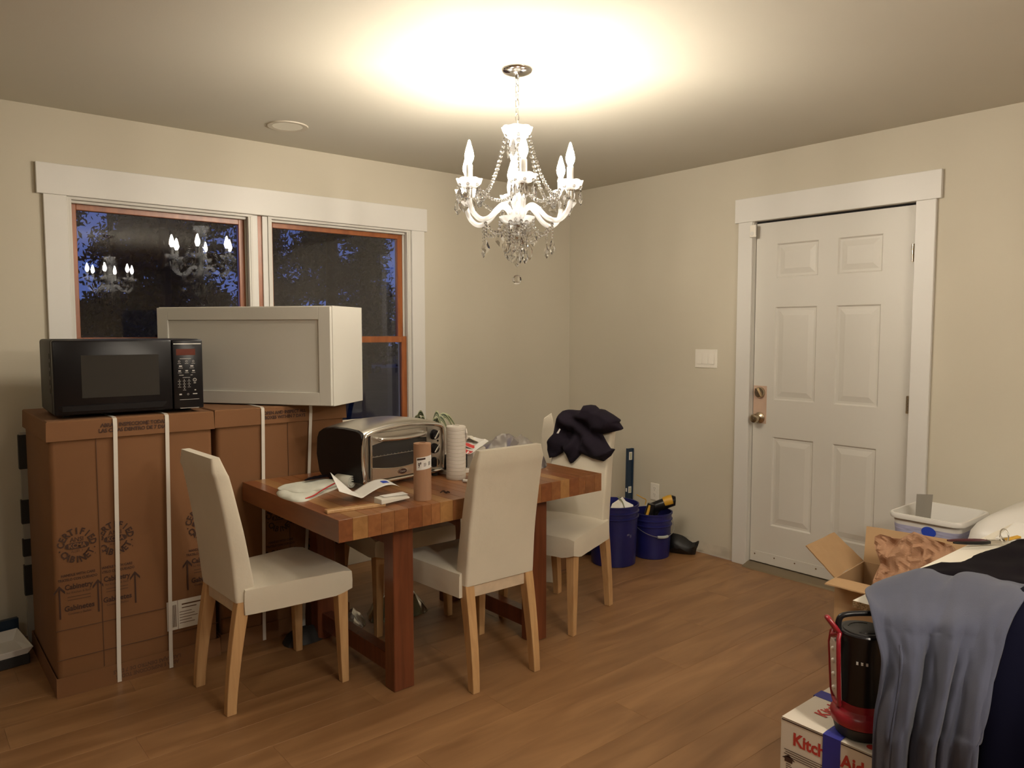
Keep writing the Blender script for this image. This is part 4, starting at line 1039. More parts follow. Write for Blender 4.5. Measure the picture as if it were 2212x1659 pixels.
m = MB(); m.tube(spline([(0.02,-0.055,0.05),(0.03,-0.02,0.085),(0.02,0.02,0.110)],10),0.007,6,flat=0.3); m.build('green_print', M_leafs, pb)
bB = bucket('utility_bucket', (-0.285,-1.045,0), 0.112, 0.125, 0.285, 'shorter blue bucket with wire handle, holding a yellow drill', (R(248),0.075))
# cordless drill in the small bucket
dl = empty('cordless_drill', (-0.27,-1.06,0.27), R(-48), label='black and yellow cordless drill sticking out of the shorter blue bucket', cat='drill')
m = MB(); m.tube([(0.125,0,0.085),(0.115,0,0.085),(0.04,0,0.055),(-0.03,0,0.030)],[0.026,0.034,0.036,0.030],16); m.build('motor_housing', M_black, dl, smooth=40)
m = MB(); m.tube([(0.055,-0.004,0.070),(0.085,-0.004,0.083),(0.105,-0.003,0.088)],[0.034,0.0355,0.0345],16); m.build('yellow_collar', M_yel, dl, smooth=40)
m = MB(); m.tube([(0.02,0,0.04),(-0.015,0,-0.03),(-0.04,0,-0.10)],[0.022,0.020,0.022],12); m.build('handle', M_black, dl, smooth=40)
m = MB(); m.box(-0.10,-0.02,-0.04,0.04,-0.14,-0.10); m.build('battery', M_black, dl, bevel=0.006)
dg = empty('drill_driver', (-0.335,-1.055,0.25), R(-40), label='yellow and black power tool leaning in the shorter blue bucket left of the drill', cat='power tool')
m = MB(); m.tube([(0.0,0,0.0),(0.012,0,0.05),(0.02,0,0.088)],[0.030,0.027,0.022],12); m.build('tool_body', M_black, dg, smooth=40)
m = MB(); m.tube([(-0.012,-0.030,0.02),(-0.002,-0.028,0.052),(0.006,-0.024,0.084)],[0.009,0.009,0.007],8); m.build('yellow_grip', M_yel, dg, smooth=40)
m = MB(); m.tube(spline([(-0.02,-0.01,0.085),(-0.015,-0.01,0.115),(-0.04,-0.012,0.130),(-0.075,-0.014,0.15)],14),0.0032,6); m.build('yellow_hook', M_yel, dg, smooth=60)
m = MB(); m.tube([(-0.045,-0.012,0.002),(0.0,-0.03,-0.002),(0.04,-0.035,0.0)],[0.010,0.014,0.010],8); m.build('yellow_base', M_yel, dg, smooth=40)
# spirit level standing against the wall
lv = empty('spirit_level', (-0.058,-0.652,0.0), label='dark blue spirit level standing upright against the wall behind the buckets', cat='level')
LM = Matrix.Rotation(R(-1.2),4,'X') @ Matrix.Rotation(R(2.4),4,'Y')
m = MB(); m.box(-0.028,-0.021,-0.012,0.012,0,0.61,M=LM); m.box(0.021,0.028,-0.012,0.012,0,0.61,M=LM); m.box(-0.021,0.021,-0.004,0.004,0,0.61,M=LM); m.build('level_body', M_lev, lv, bevel=0.001)
for z0,z1 in ((0.53,0.585),(0.30,0.345),(0.06,0.11)):
    m = MB(); m.box(-0.016,0.016,-0.0065,0.0065,z0,z1,M=LM); wo = m.build('vial_window', M_plug, lv)
    m = MB(); m.tube([LM @ Vector((0,-0.0075,z0+0.008)),LM @ Vector((0,-0.0075,z1-0.008))],0.005,8); m.build('vial', M_leafs, wo)
m = MB(); m.box(-0.0285,-0.0275,-0.006,0.006,0.31,0.335,M=LM); m.build('level_sticker', M_paper, lv)
o = crumple_bag('black_bag', [(-0.07,0),(0.085,-0.01),(0.11,0.035),(0.125,0.09),(0.085,0.075),(0.02,0.115),(-0.06,0.12),(-0.08,0.06)], frame((-0.120,-1.135,0.002),(0.5,-0.86,0),(0,0,1)), 0.065, M_blackbag, 'black soft bag slumped on the floor right of the shorter blue bucket', 'bag', 0.02, 5, 0.012, 14)
crumple_bag('black_trash_bag', [(-0.16,0),(0.14,0),(0.17,0.07),(0.10,0.17),(-0.02,0.21),(-0.15,0.14)], frame((-0.66,-0.70,0.002),(0.76,-0.64,0),(0,0,1)), 0.12, M_blackbag, 'black bag on the floor behind the chair with the jacket, left of the taller bucket', 'bag', 0.025, 8, 0.015, 12)
# small carton under the right chair
sb = empty('small_carton', (-0.98,-0.825,0), R(4), label='small brown carton with green lettering on the floor behind the right end of the table', cat='carton')
MB().box(-0.20,0.10,-0.13,0.13,0,0.20).build('carton_body', M_card, sb, bevel=0.002)
MB().box(-0.202,0.102,-0.132,-0.128,0.018,0.022).build('fold_line', M_ink2, sb)
m = MB(); text(m,'PRO',0.065,Matrix.Translation((-0.11,-0.1325,0.145)) @ Euler((PI/2,0,0)).to_matrix().to_4x4(),bold=0.02); text(m,'O',0.065,Matrix.Translation((0.055,-0.1325,0.145)) @ Euler((PI/2,0,0)).to_matrix().to_4x4(),bold=0.02); m.build('printed_text', M_green_ink, sb)
# bags under the table
crumple_bag('clear_plastic_bag', [(-0.15,-0.07),(-0.05,-0.10),(0.08,-0.10),(0.16,-0.05),(0.15,0.07),(0.05,0.10),(-0.10,0.10)], TR(-2.05,-0.85,0.002,0,0,R(-10)), 0.15, M_bagc, 'greenish clear plastic bag on the floor under the far side of the table', 'bag', 0.03, 12, 0.03, 10)
crumple_bag('plastic_film', [(-0.09,-0.07),(0.03,-0.08),(0.10,-0.02),(0.08,0.07),(-0.04,0.09)], TR(-2.30,-0.865,0.002,0,0,R(20),s=0.75), 0.27, M_bagclean, 'small glinting clear film bag under the left end of the table', 'bag', 0.02, 15, 0.03, 14)
crumple_bag('dark_bundle', [(-0.16,-0.07),(0.0,-0.11),(0.15,-0.06),(0.16,0.07),(0.0,0.11),(-0.14,0.08)], TR(-2.545,-0.872,0.002,0,0,0,s=0.60), 0.14, M_blackm, 'dark bundle on the floor beneath the left end of the table', 'bundle', 0.025, 18, 0.02, 10)
# things in the dark gap left of the cartons
cs = empty('paint_tray', (-3.625,-0.26,0), R(8), label='shallow pale tray on a dark case at floor level left of the cartons', cat='tray')
MB().box(-0.13,0.06,-0.10,0.12,0.0,0.045).build('dark_case', M_blackm, cs, bevel=0.004)
m = MB(); m.rings([[(-0.14,-0.11,0.075),(0.07,-0.11,0.075),(0.07,0.11,0.095),(-0.14,0.11,0.095)],[(-0.12,-0.10,0.048),(0.05,-0.10,0.048),(0.05,0.10,0.048),(-0.12,0.10,0.048)]],cap=False); m.add([(-0.12,-0.10,0.0485),(0.05,-0.10,0.0485),(0.05,0.10,0.0485),(-0.12,0.10,0.0485)],[(0,1,2,3)]); m.build('tray_pan', M_tub, cs, solid=0.003)
bl = MB(); bl.box(-0.15,0.08,0.125,0.150,0.0,0.135); bl.build('grey_board', M_lev, cs)
rk = empty('wire_rack', (-3.485,-0.085,0), label='dark slotted rail leaning upright behind the left carton', cat='rail')
m = MB(); m.box(-0.04,-0.012,-0.012,0.012,0,0.965); m.build('rail', M_track, rk, bevel=0.001)
for z0,z1 in ((0.80,0.955),(0.55,0.66),(0.40,0.48),(0.22,0.36)): MB().box(-0.046,-0.010,-0.016,0.013,z0,z1).build('bracket', M_blackm, rk, bevel=0.002)

# ------------------------------------------------------------------ white work table, lower right
wt = empty('work_table', (-1.33,-3.44,0), label='white laminate work table with raw chipboard edge, under the clothes at lower right', cat='table')
MB().box(-0.660,0.640,-0.30,0.300,0.672,0.690).build('tabletop', M_mel, wt)
m = MB(); m.box(-0.6606,-0.6595,-0.2995,0.2995,0.6725,0.6895); m.box(-0.6595,0.639,0.2996,0.3006,0.6725,0.6895); m.build('chipboard_edge', M_chip, wt)
for x0 in (-0.42,0.56): MB().box(x0,x0+0.018,-0.27,0.20,0,0.672).build('panel_leg', M_mel, wt)
MB().box(-0.402,0.56,-0.03,-0.012,0.30,0.672).build('back_panel', M_mel, wt)

# mixer carton
kc = empty('appliance_carton', (-2.195,-3.055,0), label='white printed appliance carton with blue tape under the red lantern', cat='carton')
KH = 0.400
b = MB(); b.box(0,0.30,-0.42,0,0,KH-0.002); b.build('carton_body', M_carton, kc, bevel=0.0025)
m = MB(); m.hexa([(0.001,-0.419,KH-0.002),(0.299,-0.419,KH-0.002),(0.299,-0.001,KH-0.002),(0.001,-0.001,KH-0.002)],[(-0.001,-0.419,KH),(0.299,-0.419,KH),(0.299,-0.003,KH+0.001),(-0.001,-0.003,KH+0.0015)]); m.build('top_flap', M_carton, kc)
MB().box(-0.0012,0.004,-0.418,-0.003,KH-0.0062,KH-0.004).build('flap_gap', M_ink, kc)
Fk = lambda y_,z_: frame((-0.0008,y_,z_),(0,-1,0),(0,0,1))
m = MB(); text(m,'KitchenAid',0.046,Fk(-0.129,0.352),bold=0.035,sx=0.90); tag(m.build('front_lettering', M_cred, kc),kind='stuff')
m2 = MB(); text(m2,'KitchenAid',0.046,Matrix.Translation((0.172,-0.068,KH+0.0022)),bold=0.035,sx=0.90); tag(m2.build('top_lettering', M_cred, kc),kind='stuff')
m = MB(); m.lathe([(0.012,0),(0.012,0.0004)],16,M=Matrix.Translation((0.030,-0.225,KH+0.0018))); m.build('red_mark', M_cred, kc)
m = MB()
def kbar(y0,y1,z0,z1): m.add([(-0.0007,y0,z0),(-0.0007,y1,z0),(-0.0007,y1,z1),(-0.0007,y0,z1)],[(0,1,2,3)])
for i in range(4): kbar(-0.012-0.004*(i%2),-0.118,0.316-i*0.006,0.3180-i*0.006)
for i in range(6): kbar(-0.018,-0.032-0.003*(i%3),0.278-i*0.0055,0.280-i*0.0055)
tag(m.build('small_print', M_ink, kc),kind='stuff'); m = MB()
m.add([(-0.0007,-0.025,0.305),(-0.0007,-0.044,0.292),(-0.0007,-0.036,0.292),(-0.0007,-0.036,0.284),(-0.0007,-0.014,0.284),(-0.0007,-0.014,0.292),(-0.0007,-0.006,0.292)],[(0,1,2,3,4,5,6)]); m.build('up_arrow', M_ink, kc); m = MB()
pts = [(-0.0007,-0.175-0.09*q,0.315-0.05*q-0.012*(1-(2*q-1)**2)*-1) for q in [i/10 for i in range(11)]]
m.add(pts+[(-0.0007,-0.265,0.22),(-0.0007,-0.17,0.22)],[tuple(range(13))]); m.build('mixer_picture', M_ink, kc); m = MB()
for i in range(5): m.add([(0.150+i*0.011,-0.075-0.02,KH+0.0019),(0.153+i*0.011,-0.075-0.02,KH+0.0019),(0.153+i*0.011,-0.135,KH+0.0019),(0.150+i*0.011,-0.135,KH+0.0019)],[(0,1,2,3)])
tag(m.build('fine_print', M_ink2, kc),kind='stuff')
t = MB(); t.box(0.172,0.215,-0.42,0.0012,KH+0.0016,KH+0.0022); t.box(0.172,0.215,0.0004,0.0014,KH-0.05,KH+0.0018); t.build('blue_tape', M_tape, kc)
t = MB(); t.grid(lambda u,v: (-0.0016 if v<0.8 else -0.0016+(v-0.8)*0.30, -0.117-0.046*u, lerp(0.0,KH+0.002,min(1,v/0.8))+(0.0012+0.002*abs(nz(u*5,v*30)) if v>0.8 else 0)), 6, 20); t.build('blue_tape', M_tape, kc, solid=0.0004)

# red lantern
la = empty('camping_lantern', (-2.116,-3.229,KH+0.003), 0.0, label='red and black camping lantern standing on the white printed carton', cat='lantern'); la.scale = (1,1,0.88)
m = MB(); m.lathe([(0.056,0),(0.060,0.004),(0.067,0.034),(0.064,0.036)],32); m.build('base', M_blackm, la, smooth=40)
m = MB(); m.lathe([(0.064,0.034),(0.071,0.038),(0.073,0.060),(0.066,0.072),(0.056,0.080),(0.054,0.098),(0.050,0.100)],32); m.build('red_ring', M_lred, la, smooth=40)
m = MB(); m.lathe([(0.050,0.085),(0.053,0.10),(0.057,0.285),(0.060,0.292),(0.061,0.300),(0.058,0.304),(0.001,0.304)],32); m.build('body', M_black, la, smooth=40)
m = MB(); m.lathe([(0.050,0.3035),(0.049,0.3065),(0.001,0.3070)],32); m.build('top_disc', M_blackm, la, smooth=40)
m = MB()
for a0 in (0.2,3.3): m.tube([(0.036*math.cos(a0+q*0.16),0.036*math.sin(a0+q*0.16),0.3068) for q in range(12)],0.0016,5)
m.build('top_mark', M_black, la)
for k in range(2):
    rot = Matrix.Rotation(k*PI+R(134),4,'Z')
    p = MB(); 
    p.rings([[rot @ Vector((r_,-w,z)),rot @ Vector((r_,w,z)),rot @ Vector((r_-0.010,w,z)),rot @ Vector((r_-0.010,-w,z))] for r_,w,z in ((0.062,0.018,0.096),(0.066,0.026,0.11),(0.073,0.030,0.25),(0.072,0.026,0.268),(0.068,0.018,0.272))])
    po = p.build('light_panel', M_lens, la, bevel=0.003)
    f = MB()
    for s in (-1,1): f.tube([rot @ Vector((0.061,s*0.022,0.088)),rot @ Vector((0.0645,s*0.029,0.115)),rot @ Vector((0.0705,s*0.0335,0.25)),rot @ Vector((0.069,s*0.027,0.285)),rot @ Vector((0.064,s*0.018,0.296))],0.0055,8)
    f.tube([rot @ Vector((0.061,-0.022,0.088)),rot @ Vector((0.063,0,0.085)),rot @ Vector((0.061,0.022,0.088))],0.006,8)
    f.tube([rot @ Vector((0.064,-0.018,0.294)),rot @ Vector((0.074,0,0.283)),rot @ Vector((0.064,0.018,0.294))],0.008,8)
    f.build('red_frame', M_lred, po, smooth=60)
    d = MB()
    for z in (0.13,0.17,0.21,0.245): d.sphere(rot @ Vector((lerp(0.067,0.073,(z-.11)/.14)+0.0005,0,z)),0.0055,8,6)
    d.build('led_bead', M_bead, po, smooth=60)
m = MB(); hd = spline([(-0.062,0,0.295),(-0.064,0,0.325),(-0.052,0,0.345),(0,0,0.350),(0.052,0,0.345),(0.064,0,0.325),(0.062,0,0.295)],24); m.tube(hd,0.0075,10,M=Matrix.Rotation(R(140),4,'Z')); m.build('handle', M_black, la, smooth=60)
hk = Matrix.Rotation(R(134),4,'Z')
m = MB(); m.tube([hk @ Vector(p) for p in spline([(0.062,-0.014,0.293),(0.074,-0.016,0.312),(0.086,-0.010,0.330),(0.088,0.0,0.334),(0.086,0.010,0.330),(0.074,0.016,0.312),(0.062,0.014,0.293)],20)],0.007,8); m.build('hanging_hook', M_lred, la, smooth=60)
m = MB()
for i in range(3): m.box(-0.014+i*0.011,-0.009+i*0.011,-0.0575,-0.0530,0.222,0.230, M=Matrix.Rotation(R(294),4,'Z'))
m.build('white_mark', M_key, la)

# blue-grey sweater over the table end
CR = [(-1.976,-3.167,0.722),(-1.922,-3.18,0.73),(-1.85,-3.222,0.75),(-1.844,-3.267,0.76),(-1.878,-3.331,0.765),(-1.839,-3.35,0.775),(-1.882,-3.423,0.785),(-1.924,-3.486,0.795),(-1.950,-3.530,0.80)]
crs = spline(CR, 60)
SWA = [(-2.10,-3.236,0.727),(-2.155,-3.276,0.688),(-2.195,-3.309,0.647),(-2.225,-3.320,0.581),(-2.245,-3.321,0.510),(-2.25,-3.323,0.402),(-2.255,-3.326,0.10)]
SWB = [(-2.06,-3.532,0.770),(-2.12,-3.534,0.723),(-2.165,-3.534,0.674),(-2.20,-3.538,0.635),(-2.235,-3.538,0.566),(-2.25,-3.533,0.499),(-2.255,-3.535,0.10)]
def sweater(u, v):
    i = u*60; k = min(59,int(i)); c_ = crs[k].lerp(crs[k+1], i-k)
    back = c_+Vector((0.17,0.035,-0.028))
    A_ = SWA; B_ = SWB
    P_ = [back, c_]+[vlerp(a_,b_,u) for a_,b_ in zip(A_,B_)]
    P_[2] = P_[2].lerp(Vector((P_[2].x,P_[2].y,c_.z-0.035)),0.7*math.sin(PI*u))
    S2 = P_; t = v*(len(S2)-1); k = min(len(S2)-2,int(t)); t -= k
    a = S2[max(0,k-1)] if k>0 else S2[0]*2-S2[1]; b = S2[k]; c2 = S2[k+1]; d = S2[k+2] if k+2 < len(S2) else S2[-1]*2-S2[-2]
    p = 0.5*((2*b)+(c2-a)*t+(2*a-5*b+4*c2-d)*t*t+(3*b-a-3*c2+d)*t*t*t)
    w = min(1, max(0,(v-0.16)*3))
    f = 0.018*math.sin(u*19+1.2+v*2.4+2.0*nz(u*3,v*2))+0.005*math.sin(u*41+v*5)+0.014*nz(u*7,v*3,3)
    # two deep creases
    f -= 0.045*math.exp(-((u-(0.50-0.14*v))/0.045)**2)*w*(1 if v>0.3 else v/0.3)
    f -= 0.020*math.exp(-((u-(0.72-0.10*v))/0.03)**2)*w
    f += 0.006*nz(u*20,v*9,9)
    nrm = Vector((-0.80,-0.35,0.35)) if v < 0.35 else Vector((-0.86,-0.45,0.1))
    return p + nrm*f*w + Vector((0,0,0.004*nz(u*12,v*12,1)))
m = MB(); m.grid(sweater, 110, 70)
so = m.build('sweater', M_grey, None, solid=0.006, smooth=80); tag(so,'blue grey fleece sweater hanging over the end of the white table','sweater')
m = MB(); m.tube([Vector(sweater(0.008,v))+Vector((-0.002,-0.001,0.001)) for v in [0.2+0.8*i/40 for i in range(41)]],0.0042,6); m.build('seam', M_grey, so, smooth=60)
m = MB(); m.tube([Vector(sweater(0.22-0.06*v,v))+Vector((-0.004,-0.002,0.001)) for v in [0.42+0.58*i/30 for i in range(31)]],0.0030,6); m.build('seam', M_grey, so, smooth=60)
# black fleece lying on the table behind it
Pb = smoothpoly([(-1.845,-3.215),(-1.800,-3.185),(-1.712,-3.180),(-1.61,-3.195),(-1.575,-3.232),(-1.444,-3.240),(-1.356,-3.250),(-1.26,-3.265),(-1.169,-3.29),(-1.10,-3.45),(-1.20,-3.68),(-1.70,-3.70),(-1.78,-3.50),(-1.80,-3.32)][::-1],2)
m = MB(); inflate(m, Pb, TR(0,0,0.6915), lambda x,y,d: 0.012+0.036*(1-math.exp(-d/0.012))+0.015*nz(x*8,y*8,2)*min(1,d/0.03)+0.012*ridge(x*5-y*3,y*5,4)*min(1,d/0.04)+max(0,-3.25-y)*0.12, None, 0.024)
tag(m.build('black_fleece', M_navy2, None, smooth=70),'black fleece spread over the white table behind the grey sweater','jacket')
# midnight blue garment hanging at the right edge of the frame
def robe(u,v):
    y = lerp(-3.505,-3.90,u)
    P_ = [Vector((-1.80,y+0.01,0.79)),Vector((-1.97,y,0.79)),Vector((-2.09,y-0.01,0.73)),Vector((-2.175,y-0.014,0.60)),Vector((-2.195,y-0.01,0.35)),Vector((-2.20,y,0.05))]
    t = v*5; k = min(4,int(t)); t -= k
    a = P_[k-1] if k>0 else P_[0]*2-P_[1]; b = P_[k]; c2 = P_[k+1]; d = P_[k+2] if k+2 < 6 else P_[-1]*2-P_[-2]
    p = 0.5*((2*b)+(c2-a)*t+(2*a-5*b+4*c2-d)*t*t+(3*b-a-3*c2+d)*t*t*t)
    f = 0.016*math.sin(u*17+v*2)+0.010*nz(u*6,v*4,5)
    return p+Vector((-0.7,-0.2,0.3))*f
m = MB(); m.grid(robe, 50, 40); tag(m.build('midnight_robe', M_navy3, None, solid=0.006, smooth=80),'very dark blue garment hanging at the right edge, beside the grey sweater','garment')
# white sheet, pliers, keys
m = MB(); m.hexa([(-1.045,-3.185,0.6905),(-0.99,-3.40,0.6905),(-0.71,-3.36,0.6905),(-0.745,-3.155,0.6905)],[(-1.045,-3.185,0.703),(-0.99,-3.40,0.703),(-0.71,-3.36,0.703),(-0.745,-3.155,0.703)])
tag(m.build('white_board', M_paper, None, bevel=0.001),'white flat board lying on the far end of the white table','board')
pr_ = empty('pliers', (-1.120,-3.190,0.697), R(148), label='pliers with dark red handles lying on the white table edge', cat='pliers')
for s in (-1,1):
    m = MB(); m.tube(spline([(0.0,s*0.004,0.006),(0.03,s*0.014,0.008),(0.08,s*0.018,0.010),(0.145,s*0.014,0.013)],14),[0.005,0.006,0.0065,0.0065,0.0065,0.0065,0.0065,0.006,0.006,0.006,0.006,0.0055,0.005,0.0045,0.003],8); m.build('handle', M_dred if s<0 else M_black, pr_, smooth=60)
    m = MB(); m.hexa([(-0.05,0,0.0),(0.002,s*0.001,0.0),(0.002,s*0.011,0.0),(-0.045,s*0.005,0.0)][::s],[(-0.05,0,0.010),(0.002,s*0.001,0.012),(0.002,s*0.011,0.012),(-0.045,s*0.005,0.010)][::s]); m.build('jaw', M_steel, pr_)
ks = empty('key_bunch', (-1.105,-3.230,0.703), R(20), label='small bunch of keys with a yellow tag next to the pliers', cat='keys')
m = MB(); m.tube([(0.022*math.cos(2*PI*k/20),0,0.028+0.022*math.sin(2*PI*k/20)) for k in range(20)],0.0022,6,closed=True,M=Matrix.Rotation(R(30),4,'Z')); m.build('key_ring', M_steel, ks, smooth=60)
for i,(a,mm) in enumerate(((10,M_steel),(-40,M_nickel),(-75,M_steel))):
    m = MB(); m.prism([(0.0,-0.009),(0.018,-0.010),(0.022,-0.004),(0.05,-0.004),(0.053,0.0),(0.05,0.003),(0.022,0.004),(0.018,0.010),(0.0,0.009)],0,0.0025,M=TR(0.01,0.0,0.004+i*0.004,R(8*i),R(-6),R(a))); m.build('key', mm, ks)
m = MB(); m.box(-0.008,0.045,-0.009,0.009,0.010,0.016,M=TR(0,-0.012,0.004,0,R(-10),R(-50))); m.build('yellow_tag', M_yel, ks, bevel=0.002)

# open cardboard box
ax = Vector((0.996,0.09,0)).normalized(); ay = Vector((0.09,-0.996,0)).normalized()
ob = empty('open_carton', (-1.054,-2.625,0), math.atan2(ax.y,ax.x), label='open brown cardboard box with raised flaps in front of the door', cat='carton')
BD, BW_, BH = 0.313, 0.44, 0.42; th_ = 0.004
m = MB(); m.box(0,BD,-th_,0,0,BH); m.box(0,BD,-BW_,-BW_+th_,0,BH); m.box(0,th_,-BW_+th_,-th_,0,BH); m.box(BD-th_,BD,-BW_+th_,-th_,0,BH); m.box(th_,BD-th_,-BW_+th_,-th_,0,0.004); m.build('carton_body', M_card2, ob)
def flap(name, quad, n=8, bow=0.004):
    q = [Vector(p) for p in quad]; m = MB()
    m.grid(lambda u,v: (q[0].lerp(q[1],u)).lerp(q[3].lerp(q[2],u),v)+Vector((0,0,bow*nz(u*4,v*4,len(name)))), n, n); m.build(name, M_card2, ob, solid=0.0045)
Li = lambda p: (ob_inv @ Vector(p))
bpy.context.view_layer.update(); ob_inv = ob.matrix_world.inverted()
flap('left_flap', [(0,0.002,BH),(BD,0.002,BH),Li((-0.880,-2.528,0.557)),Li((-1.150,-2.548,0.553))])
flap('rear_flap', [(BD,0,BH),(BD,-BW_,BH),(BD+0.055,-BW_-0.005,BH+0.150),(BD+0.035,0.005,BH+0.147)])
flap('front_flap', [(0,-BW_,BH),(0,0,BH),(-0.092,0.004,BH-0.004),(-0.085,-BW_,BH-0.012)])
flap('right_flap', [(0,-BW_,BH),(BD,-BW_,BH),(BD-0.01,-BW_-0.06,BH-0.14),(0.01,-BW_-0.06,BH-0.14)])
# crumpled packing paper standing in the box
Pk = smoothpoly([(-0.135,-0.17),(-0.12,-0.02),(-0.150,0.055),(-0.130,0.095),(-0.05,0.085),(0.0,0.118),(0.07,0.100),(0.135,0.085),(0.150,0.05),(0.125,0.01),(0.145,-0.10),(0.11,-0.19),(-0.02,-0.20)][::-1],2)
Mk = frame((-0.865,-2.855,0.492),(0.09,-0.996,0.06),(0.45,0.05,0.9))
m = MB(); inflate(m, Pk, Mk, lambda x,y,d: 0.012+0.035*(ridge(x*11,y*9,1)-0.2)+0.022*ridge(x*26,y*24,4)+0.02*nz(x*6,y*6,8), lambda x,y,d:-0.006+0.03*(ridge(x*11,y*9,1)-0.2)+0.022*ridge(x*26,y*24,4)*0.9+0.02*nz(x*6,y*6,8), 0.008)
tag(m.build('packing_paper', M_kraft, None),'crumpled brown packing paper standing in the open cardboard box','paper')

# white tub with label, grey card, white domed bin
tu = empty('white_tub', (-0.365,-2.755,0), label='tall white plastic tub with a lilac label beside the door casing', cat='tub')
def rrect(hx, hy, r, z, k=5):
    out = []
    for sx,sy,a0 in ((1,-1,-90),(1,1,0),(-1,1,90),(-1,-1,180)):
        for j in range(k+1):
            a = R(a0+90*j/k); out.append(((hx-r)*sx+r*math.cos(a),(hy-r)*sy+r*math.sin(a),z))
    return out
m = MB(); m.rings([rrect(0.105,0.09,0.03,0.0),rrect(0.166,0.142,0.045,0.585),rrect(0.178,0.154,0.05,0.588),rrect(0.180,0.156,0.05,0.600),rrect(0.177,0.153,0.05,0.610),rrect(0.168,0.144,0.045,0.610),rrect(0.160,0.136,0.042,0.56),rrect(0.104,0.088,0.03,0.01)],cap=True); m.build('tub_body', M_tub, tu, smooth=40)
m = MB(); m.rings([rrect(0.1500,0.1265,0.04,0.42),rrect(0.1640,0.1405,0.045,0.560)],cap=False); lo = m.build('label_band', M_tublabel, tu, smooth=40)
m = MB(); el = [(0.030*math.cos(2*PI*k/24),0.024*math.sin(2*PI*k/24)) for k in range(24)]
Mq = frame((-0.1632,-0.02,0.548),(0,-1,0),(-0.12,0,1)); m.add([Mq @ Vector((p[0],p[1],0.0022)) for p in el],[tuple(range(24))]); m.build('blue_circle', M_bluep, lo)
m = MB(); m.grid(lambda u,v:(0.0015*nz(u*3,v*3),lerp(0.034,-0.034,u)*lerp(0.86,1,v),0.255*v),4,6); gc = m.build('grey_card', M_greycard, None, solid=0.002); gc.location=(-0.400,-2.695,0.435); gc.rotation_euler=(0,R(-6),R(40)); tag(gc,'grey card strip standing up inside the white tub','card')
wb_ = empty('domed_bin', (-0.335,-3.170,0), label='white domed plastic bin behind the white table at the right edge', cat='bin')
m = MB(); m.rings([rrect(0.24,0.18,0.06,0.0),rrect(0.29,0.215,0.07,0.53),rrect(0.30,0.225,0.07,0.535)]); m.build('bin_body', M_tub, wb_, smooth=40)
m = MB(); m.rings([rrect(0.305,0.23,0.07,0.530),rrect(0.305,0.23,0.07,0.555),rrect(0.298,0.223,0.07,0.575)]+[rrect(0.295*math.cos(R(a))+0.005,0.22*math.cos(R(a))+0.004,0.07*math.cos(R(a))+0.002,0.575+0.135*math.sin(R(a))) for a in (12,25,40,55,70,85)]); m.build('domed_lid', M_tub, wb_, smooth=60)

# ------------------------------------------------------------------ chandelier
CX, CY = -2.016, -1.762
ch = empty('chandelier', (CX,CY,0), label='lit six-arm crystal chandelier hanging over the dining table', cat='chandelier')
def pendant(mb, top, l, w, rz, flat=0.4):
    Mx = Matrix.Translation(top) @ Matrix.Rotation(rz,4,'Z') @ Matrix.Scale(flat,4,(0,1,0))
    mb.lathe([(0.0006,0.0),(w*0.30,-l*0.16),(w*0.55,-l*0.34),(w*0.5,-l*0.62),(w*0.34,-l*0.80),(0.0004,-l)],8,M=Mx)
def kite(mb, top, l, w, rz):
    """flat cut pendant with stepped outline"""
    o = [(0,0),(0.22,-0.16),(0.30,-0.34),(0.46,-0.50),(0.50,-0.66),(0.28,-0.84),(0,-1)]
    o = o+[(-x_,z_) for x_,z_ in o[-2:0:-1]]; n = len(o)
    Mx = Matrix.Translation(top) @ Matrix.Rotation(rz,4,'Z')
    vs = [(x_*w,0.0016,z_*l) for x_,z_ in o]+[(x_*w,-0.0016,z_*l) for x_,z_ in o]+[(x_*w*0.35,0.005,-0.55*l+(z_+0.55)*l*0.35) for x_,z_ in o]+[(x_*w*0.35,-0.005,-0.55*l+(z_+0.55)*l*0.35) for x_,z_ in o]
    fs = []
    for k in range(n):
        j = (k+1)%n
        fs += [(k,j,j+n,k+n),(k,j,j+2*n,k+2*n),(k+n,j+n,j+3*n,k+3*n)]
    fs += [tuple(range(2*n,3*n)),tuple(range(3*n,4*n))]
    mb.add(vs, fs, Mx)
m = MB(); m.lathe([(0.061,HC-0.001),(0.061,HC-0.004),(0.056,HC-0.012),(0.030,HC-0.022),(0.010,HC-0.026),(0.008,HC-0.034),(0.001,HC-0.035)],40); m.build('canopy', M_chrome, ch, smooth=40)
z = HC-0.034; i = 0
while z > 2.235:
    m = MB(); m.tube([(0.0075*math.cos(2*PI*k/16),0,z-0.014+0.017*math.sin(2*PI*k/16)) for k in range(16)],0.0017,6,closed=True,M=Matrix.Rotation(PI/2*i+0.3,4,'Z')); m.build('chain_link', M_chrome, ch, smooth=60)
    z -= 0.0275; i += 1
def scal(n, amp, i0): return lambda i,a,r,z: (r*(1+amp*math.cos(n*a)*(i>=i0)), z+0.25*amp*r*math.cos(n*a)*(i>=i0))
m = MB(); m.lathe([(0.008,2.170),(0.030,2.175),(0.048,2.188),(0.056,2.205),(0.060,2.218),(0.056,2.217),(0.045,2.195),(0.008,2.184)],40,cap=False,scallop=lambda i,a,r,z:(r*(1+0.05*abs(math.cos(4*a))*(2<i<6)), z+0.004*abs(math.cos(4*a))*(2<i<6))); m.build('crown_dish', M_cglass, ch, smooth=50)
